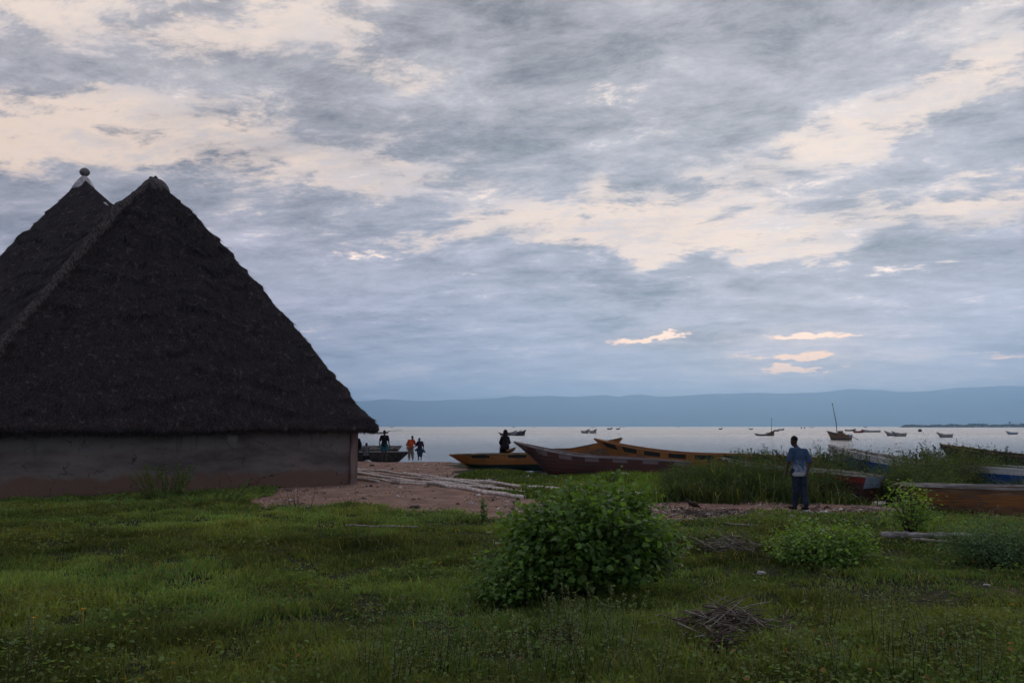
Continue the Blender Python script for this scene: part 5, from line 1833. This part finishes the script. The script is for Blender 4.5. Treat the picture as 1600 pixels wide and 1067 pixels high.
def person(x, y, z, face, J, skin, clothes, label, h=0.02, hands=True, scale=1.0, hair=None, category='person', group=None, bare_top=False):
    """J: joints in metres, x to the person's right when they face +y. clothes: list of (name, material, kind, args)"""
    root = empty('person', (x, y, z), face)
    root.scale = (scale,) * 3
    tag(root, label, category, group)
    P = {k: V3(*v) for k, v in J.items()}
    hd = P['head']; nk = P['neck']; pv = P['pelvis']; ch = P['chest']
    body = []
    # trunk
    body += [('c', pv, (pv + ch) / 2, .115, .105, .05), ('c', (pv + ch) / 2, ch, .105, .120, .05)]
    shL, shR = P['shL'], P['shR']
    body += [('c', shL, shR, .062, .062, .05), ('c', ch, nk, .10, .055, .04)]
    body += [('c', nk, hd - V3(0, 0, .06), .052, .050, .02)]
    # head: skull, face, jaw, nose, ears
    fw = V3(*J.get('look', (0, 1, 0))); fw /= np.linalg.norm(fw)
    sd = np.cross(fw, V3(0, 0, 1)); sd /= np.linalg.norm(sd)
    body += [('e', hd + V3(0, 0, .02), (.076, .092, .105)), ('c', hd + fw * .03 - V3(0, 0, .05), hd + fw * .045 - V3(0, 0, .085), .052, .036, .02),
             ('c', hd + fw * .088 + V3(0, 0, .005), hd + fw * .105 - V3(0, 0, .025), .010, .015, .012),
             ('c', hd + fw * .082 - V3(0, 0, .055), hd + fw * .086 - V3(0, 0, .062), .018, .018, .012),
             ('e', hd + sd * .080 - fw * .005, (.014, .020, .030)), ('e', hd - sd * .080 - fw * .005, (.014, .020, .030))]
    for s in ('L', 'R'):
        body += [('c', P['sh' + s], P['el' + s], .052, .040), ('c', P['el' + s], P['wr' + s], .040, .026)]
        wr = P['wr' + s]; hv = P['hand' + s] - wr; hv = hv / (np.linalg.norm(hv) + 1e-9)
        side = 1 if s == 'R' else -1
        ac = np.cross(hv, V3(side, 0, 0)); ac = ac / (np.linalg.norm(ac) + 1e-9)   # across the palm (fore-aft)
        pn = np.cross(ac, hv)
        palm = wr + hv * .085
        body += [('c', wr, palm, .024, .030, .012), ('c', wr + hv * .03 + ac * .015, palm + ac * .028, .016, .014, .01), ('c', wr + hv * .03 - ac * .015, palm - ac * .028, .016, .014, .01)]
        if hands:
            for f, (o, L) in enumerate(((.030, .070), (.010, .080), (-.010, .075), (-.030, .058))):
                b0 = palm + ac * o
                b1 = b0 + hv * L * .5 - pn * .010 * side
                b2 = b1 + hv * L * .45 - pn * .022 * side
                body += [('c', b0, b1, .0095, .0085, .004), ('c', b1, b2, .0085, .0075, .004)]
            t0 = wr + hv * .025 + ac * .022
            body += [('c', t0, t0 + hv * .035 + ac * .03, .013, .011, .006), ('c', t0 + hv * .035 + ac * .03, t0 + hv * .065 + ac * .035, .011, .009, .004)]
        hip = P['hip' + s]
        body += [('c', hip, P['kn' + s], .082, .055, .03), ('c', P['kn' + s], (P['kn' + s] * .6 + P['an' + s] * .4) + V3(0, -.012, 0), .054, .054, .03),
                 ('c', (P['kn' + s] * .6 + P['an' + s] * .4) + V3(0, -.012, 0), P['an' + s], .052, .034, .03)]
        body += [('c', P['an' + s] - V3(0, .02, .035), P['toe' + s], .036, .026, .02)]
    b = sdf_build(body, h, .02, (), 'body', skin, root)
    if hair:
        sdf_build([('e', hd + V3(0, 0, .032) - fw * .012, (.083, .096, .100))], min(h, .015), .02, [(2, -1, hd[2] + .022)], 'hair', hair, root)
    for (nm, mt, kind, a) in clothes:
        pr = []
        cuts = []
        if kind == 'shirt':
            inf = a.get('inf', .022)
            lowc = pv + V3(0, 0, -0.06)
            pr += [('c', lowc + V3(-.05, 0, 0), (pv + ch) / 2, .125 + inf, .110 + inf, .06), ('c', lowc + V3(.05, 0, 0), (pv + ch) / 2, .125 + inf, .110 + inf, .06), ('c', (pv + ch) / 2, ch, .110 + inf, .112 + inf, .06), ('c', shL, shR, .052 + inf, .052 + inf, .05), ('c', ch, nk - V3(0, 0, .015), .11 + inf * .5, .060 + inf * .3, .05)]
            sl = a.get('sleeve', 0.75)
            for s in ('L', 'R'):
                e = P['sh' + s] + (P['el' + s] - P['sh' + s]) * min(sl, 1)
                pr += [('c', P['sh' + s], e, .048 + inf, .050 + inf)]
                if sl > 1:
                    e2 = P['el' + s] + (P['wr' + s] - P['el' + s]) * (sl - 1)
                    pr += [('c', P['el' + s], e2, .046 + inf, .034 + inf)]
            cuts = [(2, -1, a.get('hem', pv[2] - .08))]
        elif kind == 'trousers':
            inf = a.get('inf', .016)
            f = a.get('len', 0.93)      # share of the leg covered
            pr += [('c', P['hipL'], P['hipR'], .105 + inf, .105 + inf, .05), ('c', pv, pv + V3(0, 0, .05), .115 + inf * .5, .11 + inf * .5, .04)]
            for s in ('L', 'R'):
                hip = P['hip' + s]; kn = P['kn' + s]; an = P['an' + s]
                if f > 0.5:
                    e = kn + (an - kn) * ((f - .5) / .5)
                    pr += [('c', hip, kn, .092 + inf, .070 + inf, .03), ('c', kn, e, .070 + inf, .056 + inf, .02)]
                else:
                    e = hip + (kn - hip) * (f / .5)
                    pr += [('c', hip, e, .095 + inf, .095 + inf, .03)]
                    cuts = [(2, -1, e[2])]
            cuts += [(2, 1, pv[2] + .06)]
        elif kind == 'wrap':
            pr = a['prims']; cuts = a.get('cuts', [])
        elif kind == 'shoes':
            for s in ('L', 'R'):
                pr += [('c', P['an' + s] - V3(0, .03, .045), P['toe' + s] - V3(0, -.01, 0), .044, .034, .02), ('c', P['an' + s] - V3(0, 0, .02), P['an' + s] + V3(0, 0, .01), .045, .042, .02)]
            cuts = [(2, -1, min(P['toeL'][2], P['toeR'][2]) - .035)]
        sdf_build(pr, h, .025, cuts, nm, mt, root, noise_amp=0.0022 if h < 0.012 else 0)
    return root


def cloth(name, ca, cb=None, scale=6, lo=.4, hi=.6):
    return simple(name, ca, cb or tuple(q * 0.7 for q in ca[:3]) + (1,), scale, 0.9, 0.3, dist=0.01, bscale=30, spec=0.1, lo=lo, hi=hi)


M['skin'] = simple('dark_skin', (0.040, 0.022, 0.015, 1), (0.055, 0.031, 0.022, 1), 8, 0.5, 0.05, spec=0.35)
M['hair'] = simple('black_hair', (0.010, 0.008, 0.008, 1), (0.016, 0.013, 0.012, 1), 60, 0.9, 0.5, spec=0.1)
M['jeans'] = cloth('dark_jeans', (0.030, 0.040, 0.065, 1), (0.018, 0.024, 0.040, 1))
M['shoe'] = cloth('dark_shoe', (0.018, 0.018, 0.022, 1))
M['black'] = cloth('black_cloth', (0.012, 0.012, 0.014, 1))
M['teal'] = cloth('teal_cloth', (0.030, 0.125, 0.150, 1))
M['orange'] = cloth('orange_cloth', (0.50, 0.085, 0.025, 1))
M['khaki'] = cloth('pale_trousers', (0.26, 0.215, 0.185, 1), (0.19, 0.16, 0.14, 1))
M['greyshirt'] = cloth('grey_shirt', (0.13, 0.125, 0.135, 1))
M['purple'] = cloth('dark_purple_cloth', (0.030, 0.020, 0.040, 1))
M['bluewrap'] = cloth('blue_wrap', (0.040, 0.075, 0.115, 1), (0.018, 0.03, 0.06, 1), 9)
M['robe'] = cloth('dark_robe', (0.020, 0.015, 0.018, 1))
# blue shirt with a paler lower half printed in patches
m_, t, b = mat('printed_shirt')
oc = t.node('ShaderNodeTexCoord').outputs['Object']
_, _, zq = t.sep(oc)
nn = t.noise(t.mapping(oc, sc=(1, 1, 0.8), typ='POINT'), 9, 3, 0.6, 0.6)
zf = t.m('ADD', zq, t.m('MULTIPLY', t.m('SUBTRACT', nn, 0.5), 0.55))
c_ = t.mix(t.mr(zf, 1.18, 1.02), (0.038, 0.068, 0.125, 1), (0.20, 0.235, 0.29, 1))
c_ = t.mix(t.mr(nn, 0.53, 0.60), c_, (0.035, 0.075, 0.17, 1))
c_ = t.mix(t.mr(zq, 0.93, 0.86), c_, (0.40, 0.41, 0.44, 1))
t.put(b.inputs['Base Color'], c_); b.inputs['Roughness'].default_value = 0.9
M['print'] = m_

stand = dict(pelvis=(0, 0, .93), chest=(0, 0, 1.25), neck=(0, 0, 1.46), head=(0, .02, 1.63), shL=(-.17, 0, 1.40), shR=(.17, 0, 1.40),
             elL=(-.23, -.02, 1.12), wrL=(-.25, .03, .88), handL=(-.25, .06, .78), elR=(.23, -.02, 1.12), wrR=(.25, .03, .88), handR=(.25, .06, .78),
             hipL=(-.09, 0, .90), knL=(-.10, .02, .50), anL=(-.11, 0, .09), toeL=(-.13, .14, .035), hipR=(.09, 0, .90), knR=(.10, .02, .50), anR=(.11, 0, .09), toeR=(.13, .14, .035))


def pose(**k):
    d = dict(stand); d.update(k); return d


mx, my = gnd(1250, 797).x, gnd(1250, 797).y
mz = tz(mx, my)
person(mx, my, mz, 0.0, pose(pelvis=(.02, 0, .94), chest=(.03, .0, 1.27), neck=(.0, .03, 1.46), head=(-.055, .07, 1.635), look=(-.45, .9, -.05), shL=(-.125, .02, 1.405), shR=(.165, -.02, 1.385),
                             elL=(-.22, .02, 1.14), wrL=(-.27, .05, .91), handL=(-.31, .07, .81), elR=(.27, -.06, 1.12), wrR=(.17, -.15, .92), handR=(.13, -.17, .84),
                             hipL=(-.07, 0, .91), knL=(-.07, .02, .50), anL=(-.085, .09, .09), toeL=(-.16, .22, .035), hipR=(.11, 0, .91), knR=(.105, .01, .50), anR=(.10, -.14, .10), toeR=(.07, .01, .035)),
       M['skin'], [('shirt', M['print'], 'shirt', dict(sleeve=.78, inf=.024, hem=.80)), ('jeans', M['jeans'], 'trousers', dict(len=.95, inf=.012)), ('shoes', M['shoe'], 'shoes', {})],
       'man in a blue and white printed shirt and jeans standing with his back turned', h=0.009, hair=M['hair'])


def far_person(px, Y, feet_py, top_py, *a, **k):
    x, y = xy(px, Y)
    z = at(px, feet_py, Y).z
    H = at(px, top_py, Y).z - z
    k['scale'] = H / 1.74
    return person(x, y, z, *a, **k)


far_person(601, 46.5, 720.5, 672.5, 0.0, pose(elL=(-.25, -.02, 1.12), wrL=(-.29, .03, .86), handL=(-.29, .06, .76), elR=(.25, -.02, 1.12), wrR=(.29, .03, .86), handR=(.30, .06, .76)),
           M['skin'], [('shirt', M['black'], 'shirt', dict(sleeve=.7)), ('shorts', M['teal'], 'trousers', dict(len=.40, inf=.03))],
           'person in a black shirt and teal shorts standing in front of the black boats', h=.018, hair=M['hair'])
far_person(642, 47.5, 719.5, 680.5, 0.0, pose(pelvis=(0, 0, .93), chest=(.03, .08, 1.24), neck=(.06, .12, 1.44), head=(.10, .17, 1.60), look=(.6, .8, -.5), shL=(-.14, .08, 1.38), shR=(.20, .10, 1.38),
                                                elL=(-.24, .02, 1.12), wrL=(-.26, .04, .86), handL=(-.26, .06, .76), elR=(.30, .16, 1.16), wrR=(.40, .30, 1.08), handR=(.46, .34, 1.06),
                                                anL=(-.09, 0, .09), knL=(-.09, .02, .5), anR=(.16, .05, .09), knR=(.13, .06, .5), toeR=(.2, .16, .035)),
           M['skin'], [('shirt', M['orange'], 'shirt', dict(sleeve=1.0, inf=.04)), ('trousers', M['khaki'], 'trousers', dict(len=.85, inf=.03))],
           'person in an orange top and pale trousers leaning towards a companion on the shore', h=.018, hair=M['hair'])
far_person(656.5, 47.0, 719.5, 684.0, 0.35, pose(head=(-.04, .06, 1.62), look=(-.7, .6, -.3), elL=(-.26, .10, 1.14), wrL=(-.36, .26, 1.06), handL=(-.42, .30, 1.05), elR=(.26, -.04, 1.14), wrR=(.30, .02, .90), handR=(.32, .04, .80)),
           M['skin'], [('top', M['purple'], 'shirt', dict(sleeve=.9, inf=.035)),
                       ('wrap_skirt', M['bluewrap'], 'wrap', dict(prims=[('c', (0, 0, .98), (0, 0, .62), .15, .22, .05), ('c', (.06, 0, .85), (.36, -.05, .68), .16, .08, .08), ('c', (-.1, 0, .9), (-.30, .05, .80), .13, .09, .06), ('c', (0, 0, .62), (.03, 0, .32), .21, .17, .05)], cuts=[(2, -1, .30)]))],
           'person in a dark top holding a blue wrap, right of the one in orange', h=.018, hair=M['hair'])
# seated child on the shore
sit = pose(pelvis=(0, 0, .50), chest=(0, .06, .80), neck=(0, .09, .98), head=(.02, .11, 1.14), shL=(-.15, .08, .93), shR=(.15, .08, .93), elL=(-.20, .16, .70), wrL=(-.15, .36, .60), handL=(-.12, .44, .58),
           elR=(.20, .16, .70), wrR=(.15, .36, .60), handR=(.12, .44, .58), hipL=(-.09, .02, .47), knL=(-.12, .42, .50), anL=(-.12, .44, .10), toeL=(-.13, .58, .035), hipR=(.09, .02, .47), knR=(.12, .42, .50), anR=(.12, .44, .10), toeR=(.13, .58, .035))


def seated(px, Y, feet_py, top_py, face, clothes, label, J=sit, base=1.26):
    x, y = xy(px, Y)
    z = at(px, feet_py, Y).z
    H = at(px, top_py, Y).z - z
    return person(x, y, z, face, J, M['skin'], clothes, label, h=.018, scale=H / base, hair=M['hair'])


seated(572.5, 47.6, 722.0, 692.0, 0.1, [('shirt', M['greyshirt'], 'shirt', dict(sleeve=.75, inf=.03)), ('shorts', M['black'], 'trousers', dict(len=.8, inf=.02))], 'child in a grey shirt sitting low against the long black boat')
far_person(556.5, 43.5, 723.5, 678.5, 0.2, pose(elR=(.26, .02, 1.14)), M['skin'], [('shirt', M['black'], 'shirt', dict(sleeve=1.9, inf=.05)), ('trousers', M['black'], 'trousers', dict(len=.9))],
           'person in dark clothes half hidden behind the corner of the hut', h=.018, hair=M['hair'])
bx, by = xy(789.5, 39.6)
rb = seated(789.5, 40.0, 715.5, 672.0, 0.15, [
    ('robe', M['robe'], 'wrap', dict(prims=[('c', (0, .04, .95), (0, 0, .50), .12, .17, .05), ('c', (-.13, .08, .93), (.13, .08, .93), .07, .07, .05), ('c', (0, 0, .50), (0, .34, .40), .18, .18, .06), ('c', (0, .40, .42), (0, .44, .14), .20, .22, .06),
                                             ('c', (-.14, .08, .92), (-.20, .16, .70), .065, .07), ('c', (.14, .08, .92), (.20, .16, .70), .065, .075), ('c', (.20, .16, .70), (.14, .36, .60), .07, .06), ('c', (-.20, .16, .70), (-.14, .36, .60), .07, .06)], cuts=[(2, -1, .08)])),
    ('headscarf', M['robe'], 'wrap', dict(prims=[('e', (.02, .09, 1.17), (.105, .12, .125)), ('c', (.02, .06, 1.10), (0, .05, .97), .09, .11, .04)]))],
    'person in a dark robe and headscarf sitting on the orange boat by the maroon bow')
# the thing held on the lap: a shallow basin
mb = MB()
c = at(799.5, 706, 39.6)
prof = [(0.10, 0.0), (0.20, 0.05), (0.27, 0.14), (0.28, 0.15), (0.25, 0.14), (0.18, 0.06), (0.0, 0.03)]
vs = []; fs = []
for (r_, z_) in prof:
    for j in range(16):
        vs.append((r_ * math.cos(j * math.pi / 8), r_ * math.sin(j * math.pi / 8), z_))
for i in range(len(prof) - 1):
    for j in range(16):
        fs.append((i * 16 + j, i * 16 + (j + 1) % 16, (i + 1) * 16 + (j + 1) % 16, (i + 1) * 16 + j))
fs.append(tuple(range(16))[::-1])
mb.add(vs, fs)
o = mb.build('basin', M['wood_brown'], loc=c)
o.rotation_euler = (0.1, -0.35, 0)
tag(o, 'brown basin tilted beside the robed person on the orange boat', 'basin')

# dark hen pecking on the earth right of the big shrub
g = gnd(1083, 796)
hen = empty('hen', (g.x, g.y, tz(g.x, g.y)), rz=-0.25)
tag(hen, 'dark bird with its tail lowered, standing on the earth right of the big shrub', 'bird')
M['feather'] = simple('dark_feathers', (0.018, 0.012, 0.010, 1), (0.05, 0.022, 0.016, 1), 30, 0.6, 0.3)
sdf_build([('c', (-.06, 0, .19), (.05, 0, .16), .055, .062, .03), ('c', (-.06, 0, .20), (-.13, 0, .26), .040, .022, .02), ('e', (-.145, 0, .275), (.026, .020, .022)), ('c', (.05, 0, .17), (.16, 0, .11), .050, .014, .03),
           ('c', (.08, .01, .15), (.19, .01, .08), .025, .010, .02), ('c', (-.165, 0, .272), (-.190, 0, .262), .008, .003, .006),
           ('c', (0, .025, .13), (.0, .028, .07), .022, .008, .01), ('c', (0, .028, .07), (.008, .028, .008), .007, .006, .004), ('c', (.008, .028, .008), (-.03, .028, .006), .006, .004, .004),
           ('c', (0, -.025, .13), (.0, -.028, .07), .022, .008, .01), ('c', (0, -.028, .07), (.008, -.028, .008), .007, .006, .004), ('c', (.008, -.028, .008), (-.03, -.028, .006), .006, .004, .004)],
          0.007, .02, (), 'body', M['feather'], hen)
